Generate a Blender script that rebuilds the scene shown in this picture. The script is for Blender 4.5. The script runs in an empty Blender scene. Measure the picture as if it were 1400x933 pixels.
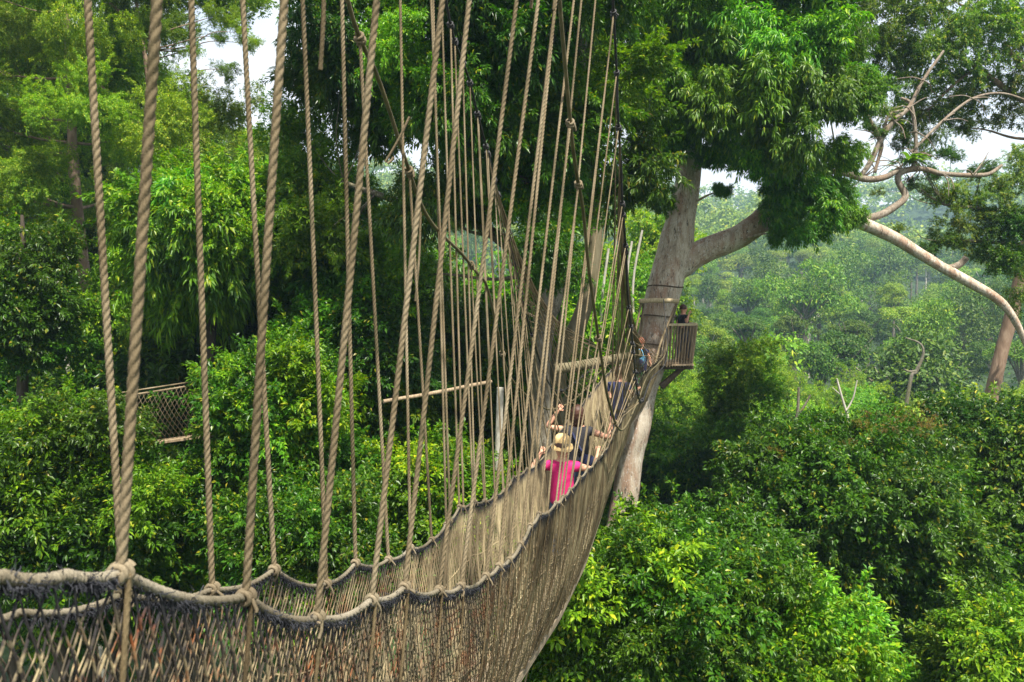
import bpy, math, random
import numpy as np
from mathutils import Vector

rng = np.random.default_rng(7)
random.seed(7)
S = bpy.context.scene
COL = S.collection

# ------------------------------------------------------------------ camera
F = 1100.0                      # focal length in pixels of the 1400 px wide photograph
EYE = 32.0
PITCH = math.radians(-2.68)
cam_d = bpy.data.cameras.new('camera')
cam = bpy.data.objects.new('camera', cam_d)
COL.objects.link(cam)
cam.location = (0, 0, EYE)
cam.rotation_euler = (math.pi / 2 + PITCH, 0, 0)
cam_d.sensor_width = 36.0
cam_d.lens = 36.0 * F / 1400.0
cam_d.clip_start = 0.05
cam_d.clip_end = 6000
cam_d.dof.use_dof = True
cam_d.dof.focus_distance = 9.0
cam_d.dof.aperture_fstop = 9.0
S.camera = cam
CP, SP = math.cos(PITCH), math.sin(PITCH)


def at(px, py, d):
    """point of the place seen at a photo pixel, d metres ahead of the viewer"""
    x = (px - 700.0) / F
    y = (466.5 - py) / F
    wy = CP - SP * y
    wz = SP + CP * y
    k = d / wy
    return np.array([x * k, d, EYE + wz * k])


# ------------------------------------------------------------------ mesh helpers
class MB:
    def __init__(self):
        self.v, self.f, self.n, self.sm = [], [], 0, []
        self.attr = []

    def add(self, verts, faces, smooth=True, attr=None):
        verts = np.asarray(verts, dtype=np.float64).reshape(-1, 3)
        faces = np.asarray(faces, dtype=np.int64)
        self.v.append(verts)
        self.f.append(faces + self.n)
        self.sm.append(np.full(len(faces), smooth))
        self.attr.append(np.zeros(len(verts)) if attr is None else np.asarray(attr, dtype=np.float64).reshape(-1))
        self.n += len(verts)

    def mesh(self, name, mats, attr_name=None):
        me = bpy.data.meshes.new(name)
        v = np.concatenate(self.v)
        starts, loops, smo, off = [], [], [], 0
        for f, s in zip(self.f, self.sm):
            k = f.shape[1]
            starts.append(off + np.arange(len(f)) * k)
            loops.append(f.reshape(-1))
            smo.append(s)
            off += f.size
        starts = np.concatenate(starts).astype(np.int32)
        loops = np.concatenate(loops).astype(np.int32)
        me.vertices.add(len(v))
        me.vertices.foreach_set('co', v.astype(np.float32).reshape(-1))
        me.loops.add(len(loops))
        me.loops.foreach_set('vertex_index', loops)
        me.polygons.add(len(starts))
        me.polygons.foreach_set('loop_start', starts)
        me.polygons.foreach_set('use_smooth', np.concatenate(smo))
        for m in (mats if isinstance(mats, (list, tuple)) else [mats]):
            me.materials.append(m)
        if attr_name:
            a = me.attributes.new(attr_name, 'FLOAT', 'POINT')
            a.data.foreach_set('value', np.concatenate(self.attr).astype(np.float32))
        me.update(calc_edges=True)
        return me

    def build(self, name, mats, parent=None, attr_name=None):
        return link(name, self.mesh(name, mats, attr_name), parent)


def link(name, data, parent=None):
    o = bpy.data.objects.new(name, data)
    COL.objects.link(o)
    if parent is not None:
        o.parent = parent
        o.matrix_parent_inverse = parent.matrix_basis.inverted()
    return o


def thing(name, label, cat, loc=(0, 0, 0), group=None):
    o = bpy.data.objects.new(name, None)
    COL.objects.link(o)
    o.location = [float(c) for c in loc]
    o.empty_display_size = 0.2
    return tag(o, label, cat, group)


def tag(o, label=None, cat=None, group=None, kind=None):
    if label: o['label'] = label
    if cat: o['category'] = cat
    if group: o['group'] = group
    if kind: o['kind'] = kind
    return o


def unit(a):
    a = np.asarray(a, dtype=np.float64)
    return a / np.maximum(np.linalg.norm(a, axis=-1, keepdims=True), 1e-9)


def frames(P):
    """parallel-transport frames of a polyline"""
    T = np.gradient(P, axis=0)
    T = unit(T)
    n = len(P)
    U = np.zeros_like(P)
    ref = np.array([0.0, 0, 1]) if abs(T[0][2]) < 0.9 else np.array([1.0, 0, 0])
    u = np.cross(T[0], ref); u /= np.linalg.norm(u)
    for i in range(n):
        u = u - T[i] * np.dot(u, T[i])
        u = u / max(np.linalg.norm(u), 1e-9)
        U[i] = u
    return T, U, np.cross(T, U)


def ring_faces(n, k, closed_ends=False):
    i = np.arange(n - 1)[:, None] * k
    j = np.arange(k)[None, :]
    j2 = (j + 1) % k
    return np.stack([i + j, i + j2, i + k + j2, i + k + j], axis=-1).reshape(-1, 4)


def tube(mb, P, R, seg=8, cap=True, wob=0.0, attr=None, seed=0):
    P = np.asarray(P, dtype=np.float64)
    n = len(P)
    R = np.broadcast_to(np.asarray(R, dtype=np.float64), (n,))
    T, U, V = frames(P)
    a = np.linspace(0, 2 * np.pi, seg, endpoint=False)
    rad = np.ones((n, seg))
    if wob:
        rr = np.random.default_rng(seed)
        w = rr.normal(size=(n, seg))
        for _ in range(2):
            w = (w + np.roll(w, 1, 1) + np.roll(w, -1, 1)) / 2.2
            w[1:-1] = (w[1:-1] + w[:-2] + w[2:]) / 2.4
        rad = 1 + wob * w
    ring = P[:, None, :] + (R[:, None] * rad)[:, :, None] * (np.cos(a)[None, :, None] * U[:, None, :] + np.sin(a)[None, :, None] * V[:, None, :])
    at_ = None if attr is None else np.repeat(np.asarray(attr), seg)
    mb.add(ring.reshape(-1, 3), ring_faces(n, seg), True, at_)
    if cap and seg >= 3:
        for e, idx in ((0, 0), (n - 1, 1)):
            base = ring[e]
            c = P[e]
            vs = np.vstack([base, c[None]])
            j = np.arange(seg)
            fs = np.stack([np.full(seg, seg), (j + 1) % seg, j], axis=-1) if idx == 0 else np.stack([np.full(seg, seg), j, (j + 1) % seg], axis=-1)
            mb.add(vs, fs, True, None if attr is None else np.full(seg + 1, attr[e]))


def spline(pts, n):
    """Catmull-Rom through control points, n samples evenly spread over the length"""
    pts = np.asarray(pts, dtype=np.float64)
    if len(pts) == 2:
        t = np.linspace(0, 1, n)[:, None]
        return pts[0] * (1 - t) + pts[1] * t
    p = np.vstack([2 * pts[0] - pts[1], pts, 2 * pts[-1] - pts[-2]])
    out = []
    for i in range(1, len(p) - 2):
        t = np.linspace(0, 1, 16, endpoint=False)[:, None]
        a, b, c, d = p[i - 1], p[i], p[i + 1], p[i + 2]
        out.append(0.5 * ((2 * b) + (-a + c) * t + (2 * a - 5 * b + 4 * c - d) * t ** 2 + (-a + 3 * b - 3 * c + d) * t ** 3))
    q = np.vstack(out + [pts[-1:]])
    return resample(q, n)


def resample(q, n):
    seg = np.linalg.norm(np.diff(q[:, :3], axis=0), axis=1)
    s = np.concatenate([[0], np.cumsum(seg)])
    t = np.linspace(0, s[-1], n)
    return np.stack([np.interp(t, s, q[:, k]) for k in range(q.shape[1])], axis=-1)


def rope(mb, P, r=0.0105, pitch=0.066, per_turn=10, prof=12):
    """a laid three-strand rope along a polyline"""
    P = np.asarray(P, dtype=np.float64)
    L = np.linalg.norm(np.diff(P, axis=0), axis=1).sum()
    n = max(4, int(L / pitch * per_turn))
    P = resample(P, n)
    T, U, V = frames(P)
    s = np.linspace(0, L, n)
    a = np.linspace(0, 2 * np.pi, prof, endpoint=False)
    rho = r * (0.70 + 0.30 * np.abs(np.cos(1.5 * a)) ** 0.6)
    ang = a[None, :] + (2 * np.pi * s / pitch)[:, None]
    ring = P[:, None, :] + rho[None, :, None] * (np.cos(ang)[:, :, None] * U[:, None, :] + np.sin(ang)[:, :, None] * V[:, None, :])
    mb.add(ring.reshape(-1, 3), ring_faces(n, prof), True)
    for e in (0, n - 1):
        mb.add(np.vstack([ring[e], P[e][None]]), np.stack([np.full(prof, prof), np.arange(prof), (np.arange(prof) + 1) % prof], axis=-1), True)


def batch_tubes(mb, P, r, seg=3, attr=None, ref=(0.2, 0.3, 1.0)):
    """many thin tubes at once: P is (m, n, 3)"""
    P = np.asarray(P, dtype=np.float64)
    m, n, _ = P.shape
    T = unit(np.gradient(P, axis=1))
    U = unit(np.cross(T, np.asarray(ref, dtype=np.float64)))
    V = np.cross(T, U)
    a = np.linspace(0, 2 * np.pi, seg, endpoint=False)
    r = np.broadcast_to(np.asarray(r, dtype=np.float64), (m, n))
    ring = P[:, :, None, :] + r[:, :, None, None] * (np.cos(a)[:, None] * U[:, :, None, :] + np.sin(a)[:, None] * V[:, :, None, :])
    f = ring_faces(n, seg)
    faces = (f[None] + (np.arange(m) * n * seg)[:, None, None]).reshape(-1, 4)
    at_ = None if attr is None else np.repeat(np.asarray(attr).reshape(-1), seg)
    mb.add(ring.reshape(-1, 3), faces, True, at_)


def box(mb, c, ax, ay, az, smooth=False):
    """box from its centre and three half-axis vectors, edges slightly chamfered"""
    c, ax, ay, az = [np.asarray(q, dtype=np.float64) for q in (c, ax, ay, az)]
    vs, fs = [], []
    k = 0.9
    for sx in (-1, 1):
        for sy in (-1, 1):
            for sz in (-1, 1):
                vs += [c + sx * ax + k * sy * ay + k * sz * az, c + k * sx * ax + sy * ay + k * sz * az, c + k * sx * ax + k * sy * ay + sz * az]
    vs = np.array(vs)
    q = {}
    i = 0
    for sx in (-1, 1):
        for sy in (-1, 1):
            for sz in (-1, 1):
                q[(sx, sy, sz)] = i; i += 3
    quads, tris = [], []
    for s in (-1, 1):
        quads.append([q[(s, -1, -1)], q[(s, 1, -1)], q[(s, 1, 1)], q[(s, -1, 1)]][::s])
        quads.append([q[(-1, s, -1)] + 1, q[(-1, s, 1)] + 1, q[(1, s, 1)] + 1, q[(1, s, -1)] + 1][::s])
        quads.append([q[(-1, -1, s)] + 2, q[(1, -1, s)] + 2, q[(1, 1, s)] + 2, q[(-1, 1, s)] + 2][::s])
        for t in (-1, 1):
            quads.append([q[(s, t, -1)], q[(s, t, 1)], q[(s, t, 1)] + 1, q[(s, t, -1)] + 1][::-s * t])
            quads.append([q[(s, -1, t)], q[(s, -1, t)] + 2, q[(s, 1, t)] + 2, q[(s, 1, t)]][::-s * t])
            quads.append([q[(-1, s, t)] + 1, q[(1, s, t)] + 1, q[(1, s, t)] + 2, q[(-1, s, t)] + 2][::-s * t])
    for p in q.values():
        tris.append([p, p + 1, p + 2])
    mb.add(vs, quads, smooth)
    mb.add(vs, tris, smooth)


# ------------------------------------------------------------------ materials
def new_mat(name):
    m = bpy.data.materials.new(name)
    m.use_nodes = True
    nt = m.node_tree
    for n in list(nt.nodes):
        nt.nodes.remove(n)
    out = nt.nodes.new('ShaderNodeOutputMaterial')
    return m, nt, out


def ramp(nt, fac, stops, interp='LINEAR'):
    r = nt.nodes.new('ShaderNodeValToRGB')
    r.color_ramp.interpolation = interp
    e = r.color_ramp.elements
    while len(e) < len(stops):
        e.new(0.5)
    for k, (p, c) in enumerate(stops):
        e[k].position = p
        e[k].color = (*c, 1)
    nt.links.new(fac, r.inputs['Fac'])
    return r.outputs['Color']


def noise(nt, scale, detail=4, rough=0.55, stretch=(1, 1, 1), coord='Object', dist=0.0):
    tc = nt.nodes.new('ShaderNodeTexCoord')
    mp = nt.nodes.new('ShaderNodeMapping')
    mp.inputs['Scale'].default_value = stretch
    nt.links.new(tc.outputs[coord], mp.inputs['Vector'])
    n = nt.nodes.new('ShaderNodeTexNoise')
    n.inputs['Scale'].default_value = scale
    n.inputs['Detail'].default_value = detail
    n.inputs['Roughness'].default_value = rough
    n.inputs['Distortion'].default_value = dist
    nt.links.new(mp.outputs['Vector'], n.inputs['Vector'])
    return n.outputs['Fac']


def mixc(nt, fac, a, b, mode='MIX'):
    m = nt.nodes.new('ShaderNodeMix')
    m.data_type = 'RGBA'
    m.blend_type = mode
    for sock, val in ((m.inputs['Factor'], fac), (m.inputs['A'], a), (m.inputs['B'], b)):
        pass
    ins = {'f': m.inputs[0], 'a': m.inputs[6], 'b': m.inputs[7]}
    for k, v in (('f', fac), ('a', a), ('b', b)):
        if isinstance(v, (int, float)):
            ins[k].default_value = v
        elif isinstance(v, tuple):
            ins[k].default_value = (*v, 1)
        else:
            nt.links.new(v, ins[k])
    return m.outputs[2]


def principled(nt, out, color, rough=0.7, bump=None, bump_d=0.01, bump_s=0.6, spec=0.4):
    b = nt.nodes.new('ShaderNodeBsdfPrincipled')
    if isinstance(color, tuple):
        b.inputs['Base Color'].default_value = (*color, 1)
    else:
        nt.links.new(color, b.inputs['Base Color'])
    b.inputs['Roughness'].default_value = rough
    b.inputs['Specular IOR Level'].default_value = spec
    if bump is not None:
        bn = nt.nodes.new('ShaderNodeBump')
        bn.inputs['Strength'].default_value = bump_s
        bn.inputs['Distance'].default_value = bump_d
        nt.links.new(bump, bn.inputs['Height'])
        nt.links.new(bn.outputs['Normal'], b.inputs['Normal'])
    nt.links.new(b.outputs['BSDF'], out.inputs['Surface'])
    return b


def mat_simple(name, stops, scale=8, rough=0.7, bump_d=0.004, stretch=(1, 1, 1), detail=5, bump_s=0.5, spec=0.35, bump_scale=None):
    m, nt, out = new_mat(name)
    n = noise(nt, scale, detail, 0.6, stretch)
    b = noise(nt, bump_scale or scale * 3, 4, 0.6, stretch)
    principled(nt, out, ramp(nt, n, stops), rough, b, bump_d, bump_s, spec)
    return m


def mat_leaf(name, stops, rough=0.42, trans=0.32, hue_var=0.35, tcol=(0.5, 0.85, 0.12)):
    """leaf: colour differs from leaf to leaf and a little from bough to bough, some light passes through"""
    m, nt, out = new_mat(name)
    g = nt.nodes.new('ShaderNodeNewGeometry')
    oi = nt.nodes.new('ShaderNodeObjectInfo')
    col = ramp(nt, g.outputs['Random Per Island'], stops)
    hsv = nt.nodes.new('ShaderNodeHueSaturation')
    mr = nt.nodes.new('ShaderNodeMapRange')
    mr.inputs['To Min'].default_value = 0.485
    mr.inputs['To Max'].default_value = 0.52
    nt.links.new(oi.outputs['Random'], mr.inputs['Value'])
    nt.links.new(mr.outputs['Result'], hsv.inputs['Hue'])
    mul = nt.nodes.new('ShaderNodeMath'); mul.operation = 'MULTIPLY'; mul.inputs[1].default_value = 7.31
    fr = nt.nodes.new('ShaderNodeMath'); fr.operation = 'FRACT'
    mv = nt.nodes.new('ShaderNodeMapRange')
    mv.inputs['To Min'].default_value = 1 - hue_var
    mv.inputs['To Max'].default_value = 1 + hue_var
    nt.links.new(oi.outputs['Random'], mul.inputs[0]); nt.links.new(mul.outputs[0], fr.inputs[0])
    nt.links.new(fr.outputs[0], mv.inputs['Value']); nt.links.new(mv.outputs['Result'], hsv.inputs['Value'])
    nt.links.new(col, hsv.inputs['Color'])
    c = hsv.outputs['Color']
    b = nt.nodes.new('ShaderNodeBsdfPrincipled')
    nt.links.new(c, b.inputs['Base Color'])
    b.inputs['Roughness'].default_value = rough
    b.inputs['Specular IOR Level'].default_value = 0.28
    t = nt.nodes.new('ShaderNodeBsdfTranslucent')
    tc = mixc(nt, 1.0, c, (tcol[0] * 3.2, tcol[1] * 2.2, tcol[2] * 2), 'MULTIPLY')
    nt.links.new(tc, t.inputs['Color'])
    mx = nt.nodes.new('ShaderNodeMixShader')
    mx.inputs[0].default_value = trans
    nt.links.new(b.outputs['BSDF'], mx.inputs[1]); nt.links.new(t.outputs['BSDF'], mx.inputs[2])
    nt.links.new(mx.outputs[0], out.inputs['Surface'])
    return m


G = {}
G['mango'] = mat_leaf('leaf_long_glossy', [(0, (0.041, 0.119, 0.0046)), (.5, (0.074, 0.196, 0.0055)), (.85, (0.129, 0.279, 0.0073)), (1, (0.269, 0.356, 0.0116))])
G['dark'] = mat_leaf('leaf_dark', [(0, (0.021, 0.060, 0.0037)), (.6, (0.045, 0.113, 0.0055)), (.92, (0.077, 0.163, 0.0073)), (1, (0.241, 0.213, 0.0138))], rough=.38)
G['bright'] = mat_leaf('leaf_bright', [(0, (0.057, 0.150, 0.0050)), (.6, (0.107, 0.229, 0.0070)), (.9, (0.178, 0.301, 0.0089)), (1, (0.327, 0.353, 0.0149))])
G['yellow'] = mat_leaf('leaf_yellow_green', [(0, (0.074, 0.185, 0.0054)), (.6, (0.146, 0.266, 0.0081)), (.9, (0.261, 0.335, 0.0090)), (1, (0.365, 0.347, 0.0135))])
G['fine'] = mat_leaf('leaf_fine', [(0, (0.076, 0.157, 0.0095)), (.6, (0.151, 0.241, 0.0132)), (.9, (0.267, 0.336, 0.0179)), (1, (0.404, 0.378, 0.0298))], rough=.5)
G['olive'] = mat_leaf('leaf_olive', [(0, (0.054, 0.109, 0.0139)), (.55, (0.109, 0.184, 0.0210)), (.85, (0.194, 0.282, 0.0292)), (1, (0.410, 0.343, 0.0467))], rough=.45)
G['red'] = mat_leaf('leaf_reddish', [(0, (.05, .08, .015)), (.5, (.10, .11, .018)), (.8, (.22, .11, .025)), (1, (.32, .10, .03))])
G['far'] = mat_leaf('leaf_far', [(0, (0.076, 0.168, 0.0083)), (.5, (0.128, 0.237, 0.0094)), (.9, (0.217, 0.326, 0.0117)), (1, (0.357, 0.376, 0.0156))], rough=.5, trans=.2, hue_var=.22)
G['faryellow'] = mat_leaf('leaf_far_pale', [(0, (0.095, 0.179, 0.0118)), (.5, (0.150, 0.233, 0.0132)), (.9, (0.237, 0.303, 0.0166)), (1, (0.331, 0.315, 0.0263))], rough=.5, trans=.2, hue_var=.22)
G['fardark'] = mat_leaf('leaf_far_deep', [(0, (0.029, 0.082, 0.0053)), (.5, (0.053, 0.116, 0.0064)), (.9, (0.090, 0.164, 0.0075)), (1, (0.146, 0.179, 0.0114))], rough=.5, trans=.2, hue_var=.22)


def mat_bark(name, stops, scale=3, patch=None, bump_d=0.03):
    m, nt, out = new_mat(name)
    n = noise(nt, scale, 8, 0.65, (1, 1, .35), dist=.6)
    col = ramp(nt, n, stops)
    if patch:
        p = noise(nt, scale * .45, 5, 0.6, (1, 1, .22), dist=1.0)
        f = ramp(nt, p, [(.46, (0, 0, 0)), (.60, (1, 1, 1))])
        col = mixc(nt, f, col, patch)
        q = noise(nt, scale * 2.3, 6, .7, (1.2, 1.2, .25))
        f2 = ramp(nt, q, [(.56, (0, 0, 0)), (.66, (1, 1, 1))])
        col = mixc(nt, f2, col, (.07, .055, .04))
        w_ = noise(nt, scale * 5.5, 6, .75, (1, 1, .5))
        col = mixc(nt, ramp(nt, w_, [(.57, (0, 0, 0)), (.63, (.8, .8, .8))]), col, tuple(min(c * 1.4, .7) for c in stops[-1][1]))
        k_ = noise(nt, scale * 7, 4, .6, (1.3, 1.3, .12))
        col = mixc(nt, ramp(nt, k_, [(.33, (.8, .8, .8)), (.42, (0, 0, 0))]), col, (.05, .04, .03))
    b = noise(nt, scale * 4, 8, 0.7, (1, 1, .18))
    principled(nt, out, col, .85, b, bump_d, .8, .2)
    return m


B = {}
B['platform'] = mat_bark('bark_pale_patched', [(.28, (.25, .195, .14)), (.5, (.50, .425, .33)), (.72, (.68, .62, .52))], 5.0, (.38, .255, .18))
B['grey'] = mat_bark('bark_grey', [(.28, (.05, .045, .033)), (.5, (.135, .118, .09)), (.72, (.27, .25, .205))], 5, (.12, .11, .06))
B['limb'] = mat_bark('bark_limb', [(.28, (.10, .08, .06)), (.5, (.22, .18, .14)), (.72, (.36, .31, .25))], 6, (.20, .145, .105))
B['brown'] = mat_bark('bark_brown', [(.25, (.10, .065, .045)), (.5, (.22, .15, .105)), (.75, (.33, .25, .185))], 4)
B['dark'] = mat_bark('bark_dark', [(.25, (.03, .024, .018)), (.5, (.07, .055, .04)), (.75, (.13, .11, .085))], 4)
B['white'] = mat_bark('bark_white', [(.25, (.16, .14, .11)), (.5, (.42, .39, .33)), (.75, (.58, .55, .48))], 5)
B['moss'] = mat_bark('bark_mossy', [(.25, (.06, .06, .025)), (.5, (.14, .12, .07)), (.75, (.24, .21, .14))], 3)


def mat_rope(name, c0, c1, c2, scale=28, far=None):
    m, nt, out = new_mat(name)
    n = noise(nt, 2.2, 4, .6)
    col = ramp(nt, n, [(.3, c0), (.52, c1), (.75, c2)])
    st = noise(nt, 5.5, 6, .7, (1, 1, .5))
    col = mixc(nt, ramp(nt, st, [(.54, (0, 0, 0)), (.70, (.75, .75, .75))]), col, (.05, .05, .026))
    fb = noise(nt, scale * 12, 3, .7, (1, 1, .3))
    d = ramp(nt, fb, [(.3, (.62, .60, .56)), (.6, (1.08, 1.06, 1.02))])
    col = mixc(nt, 1.0, col, d, 'MULTIPLY')
    principled(nt, out, col, .88, fb, .0016, .9, .15)
    return m


M = {}
M['rope'] = mat_rope('rope_tan', (.100, .078, .046), (.190, .150, .095), (.30, .25, .172))
M['cord'] = mat_rope('rope_net_cord', (.045, .033, .02), (.12, .09, .05), (.22, .17, .10))
M['rail'] = mat_rope('rope_rail', (.095, .08, .058), (.175, .152, .112), (.31, .28, .225))
M['cable'] = mat_simple('cable_brown', [(.3, (.06, .05, .025)), (.7, (.15, .12, .06))], 14, .6, .003)
M['black_cable'] = mat_simple('cable_black', [(.3, (.010, .010, .012)), (.7, (.03, .028, .028))], 14, .55, .003)
M['knot'] = mat_rope('rope_knot', (.105, .082, .054), (.185, .15, .10), (.29, .245, .175))
M['fray'] = mat_simple('fray_blue_grey', [(.35, (.02, .021, .026)), (.6, (.05, .052, .062)), (.8, (.14, .135, .13))], 20, .9, .001, spec=.1)
M['wood'] = mat_simple('wood_weathered', [(.3, (.13, .09, .05)), (.5, (.25, .185, .115)), (.7, (.36, .28, .18))], 5, .8, .006, (6, 6, .6))
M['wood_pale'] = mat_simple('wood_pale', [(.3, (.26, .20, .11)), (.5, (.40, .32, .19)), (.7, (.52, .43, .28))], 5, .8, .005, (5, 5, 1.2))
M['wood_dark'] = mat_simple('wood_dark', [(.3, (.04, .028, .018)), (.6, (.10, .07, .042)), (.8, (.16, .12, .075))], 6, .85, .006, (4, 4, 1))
M['plank'] = mat_simple('plank', [(.3, (.12, .09, .06)), (.6, (.24, .19, .13))], 6, .8, .004, (4, 1, 4))


def mat_net():
    m, nt, out = new_mat('net_twine')
    n = noise(nt, 1.7, 5, .65)
    col = ramp(nt, n, [(.30, (.055, .043, .028)), (.44, (.165, .13, .078)), (.56, (.30, .24, .14)), (.72, (.44, .365, .22))])
    r = noise(nt, 9.0, 4, .6)
    tc = nt.nodes.new('ShaderNodeTexCoord')
    sx = nt.nodes.new('ShaderNodeSeparateXYZ')
    nt.links.new(tc.outputs['Object'], sx.inputs[0])
    near = nt.nodes.new('ShaderNodeMapRange')          # the first metres of netting are stained with rust
    near.inputs['From Min'].default_value = 1.2; near.inputs['From Max'].default_value = 5.0
    near.inputs['To Min'].default_value = 1.0; near.inputs['To Max'].default_value = 0.05
    nt.links.new(sx.outputs['Y'], near.inputs['Value'])
    rf = ramp(nt, r, [(.50, (0, 0, 0)), (.60, (1, 1, 1))])
    mu = nt.nodes.new('ShaderNodeMath'); mu.operation = 'MULTIPLY'
    nt.links.new(rf, mu.inputs[0]); nt.links.new(near.outputs['Result'], mu.inputs[1])
    col = mixc(nt, mu.outputs[0], col, (.24, .075, .025))
    dk = noise(nt, 23.0, 3, .6)
    df = ramp(nt, dk, [(.40, (0, 0, 0)), (.52, (1, 1, 1))])
    mu2 = nt.nodes.new('ShaderNodeMath'); mu2.operation = 'MULTIPLY'
    nt.links.new(df, mu2.inputs[0]); nt.links.new(near.outputs['Result'], mu2.inputs[1])
    col = mixc(nt, mu2.outputs[0], col, (.035, .030, .028))
    at_ = nt.nodes.new('ShaderNodeAttribute'); at_.attribute_name = 'hang'
    top = ramp(nt, at_.outputs['Fac'], [(.02, (1, 1, 1)), (.075, (0, 0, 0))])   # blue-grey twine knotted to the rail
    col = mixc(nt, top, col, (.030, .030, .034))
    fb = noise(nt, 300, 2, .6)
    principled(nt, out, col, .9, fb, .001, .6, .12)
    return m


M['net'] = mat_net()
M['earth'] = mat_simple('forest_floor', [(.3, (.012, .022, .007)), (.55, (.025, .05, .012)), (.75, (.05, .075, .02))], .35, .95, .3, detail=9)
M['skin'] = mat_simple('skin', [(.3, (.50, .245, .155)), (.7, (.60, .32, .21))], 9, .55, .001)
M['pink'] = mat_simple('cloth_pink', [(.3, (.46, .010, .10)), (.7, (.62, .022, .17))], 9, .8, .006, bump_scale=14)
M['black'] = mat_simple('cloth_black', [(.3, (.012, .012, .016)), (.7, (.03, .03, .036))], 9, .8, .006, bump_scale=14)
M['denim'] = mat_simple('cloth_denim', [(.3, (.03, .045, .09)), (.7, (.06, .085, .15))], 12, .85, .004)
M['navy'] = mat_simple('cloth_navy', [(.3, (.012, .016, .05)), (.7, (.03, .035, .09))], 12, .85, .004)
M['green'] = mat_simple('cloth_green', [(.3, (.05, .26, .09)), (.7, (.10, .38, .15))], 12, .85, .004)
M['blue'] = mat_simple('bag_blue', [(.3, (.05, .20, .34)), (.7, (.12, .34, .50))], 12, .7, .003)
M['straw'] = mat_simple('straw', [(.3, (.52, .33, .13)), (.7, (.70, .50, .24))], 60, .85, .004, (1, 1, 6))
M['hair'] = mat_simple('hair_brown', [(.3, (.022, .011, .008)), (.7, (.085, .034, .02))], 30, .5, .006, (1, 1, .2))
M['hair_red'] = mat_simple('hair_auburn', [(.3, (.12, .035, .018)), (.7, (.24, .08, .04))], 30, .5, .006, (1, 1, .2))
M['eye'] = mat_simple('eye', [(.3, (.02, .015, .012)), (.7, (.03, .02, .016))], 8, .2, .0005)

# ------------------------------------------------------------------ foliage
def leaf_set(mb, C, D, N, L, W, fold=0.18, droop=0.25, simple=False):
    """leaves: base C, direction D, face normal N, length L, width W (arrays)"""
    D = unit(D)
    N = unit(N - D * (N * D).sum(-1, keepdims=True))
    Sd = np.cross(D, N)
    L = L[:, None]; W = W[:, None]
    tip = C + D * L - np.array([0, 0, 1.0]) * L * droop
    mid = C + D * L * .48 - np.array([0, 0, 1.0]) * L * droop * .2
    if simple:
        v = np.stack([C, mid + Sd * W * .5, tip, mid - Sd * W * .5], axis=1)
        n = len(C)
        mb.add(v.reshape(-1, 3), (np.array([[0, 1, 2, 3]]) + (np.arange(n) * 4)[:, None]), False)
        return
    up = N * W * fold
    v = np.stack([C, mid + Sd * W * .5 + up, tip, mid - Sd * W * .5 + up, mid], axis=1)
    n = len(C)
    f = (np.array([[0, 1, 2, 4], [0, 4, 2, 3]])[None] + (np.arange(n) * 5)[:, None, None]).reshape(-1, 4)
    mb.add(v.reshape(-1, 3), f, False)


def rand_dirs(r, n):
    return unit(r.normal(size=(n, 3)))


def bough_mesh(name, seed, mat, R=1.6, flat=.75, clumps=9, ros=150, per=7, L=.17, W=.05, droop=.35, hang=.25, spread=.85, gap=0.0, cr=(.24, .42), out=(.35, .85), shoots=46):
    """foliage at the end of a limb: clumps of rosettes of leaves round a centre"""
    r = np.random.default_rng(seed)
    mb = MB()
    cc = rand_dirs(r, clumps) * (R * r.uniform(out[0], out[1], (clumps, 1)))
    cc[:, 2] *= flat
    cr = R * r.uniform(cr[0], cr[1], clumps)
    Cs, Os = [], []
    for c, q in zip(cc, cr):
        d = rand_dirs(r, ros)
        keep = d[:, 2] > -.55 - .3 * r.random(ros)
        d = d[keep]
        rad = q * np.clip(1 - np.abs(r.normal(0, .28, len(d))), .2, 1.15)
        p = c + d * rad[:, None] * np.array([1.08, 1.08, .80])
        lump = np.sin(p[:, 0] * 5.1 + seed) * np.sin(p[:, 1] * 4.7 + 2 * seed) * np.sin(p[:, 2] * 6.3 + 3 * seed)
        ok = lump > -1.1 + gap + .4 * r.random(len(d))
        p, d = p[ok], d[ok]
        p[:, 2] -= hang * r.random(len(p)) ** 2 * R * (d[:, 2] < .15)
        Cs.append(p)
        o = d + np.array([0, 0, .25]) + .55 * unit(p)
        Os.append(unit(o))
    # shoots that stand clear of the mass
    for _ in range(shoots):
        c = cc[r.integers(clumps)]
        d = unit(unit(c) + .7 * r.normal(size=3) + np.array([0, 0, .25]))
        a = c + d * R * .28
        t = np.linspace(0, 1, 7)[:, None]
        ln = R * r.uniform(.16, .38)
        p = a + d * ln * t - np.array([0, 0, droop * .7 * ln]) * t ** 2
        Cs.append(p); Os.append(unit(np.repeat(d[None], 7, 0) + .2 * r.normal(size=(7, 3))))
    C = np.concatenate(Cs); O = np.concatenate(Os)
    n = len(C)
    Ck = np.repeat(C, per, 0); Ok = np.repeat(O, per, 0)
    m = n * per
    ra = rand_dirs(r, m)
    D = unit(Ok * .65 + ra * spread + np.array([0, 0, -droop]))
    N = unit(Ok * .6 + np.array([0, 0, .9]) + .55 * rand_dirs(r, m))
    Ck = Ck + ra * L * .25 - Ok * L * .3 * r.random((m, 1))
    Ln = L * r.uniform(.6, 1.2, m)
    Wn = W * r.uniform(.75, 1.25, m)
    leaf_set(mb, Ck, D, N, Ln, Wn, .2, droop * .6)
    return mb.mesh(name, mat)


RB = 1.6
PROTO = {}
def protos(kind, n, **kw):
    PROTO[kind] = [bough_mesh('bough_' + kind, 100 + len(kind) * 37 + sum(map(ord, kind)) + k, kw['mat'], RB, **{a: b for a, b in kw.items() if a != 'mat'}) for k in range(n)]

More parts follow.
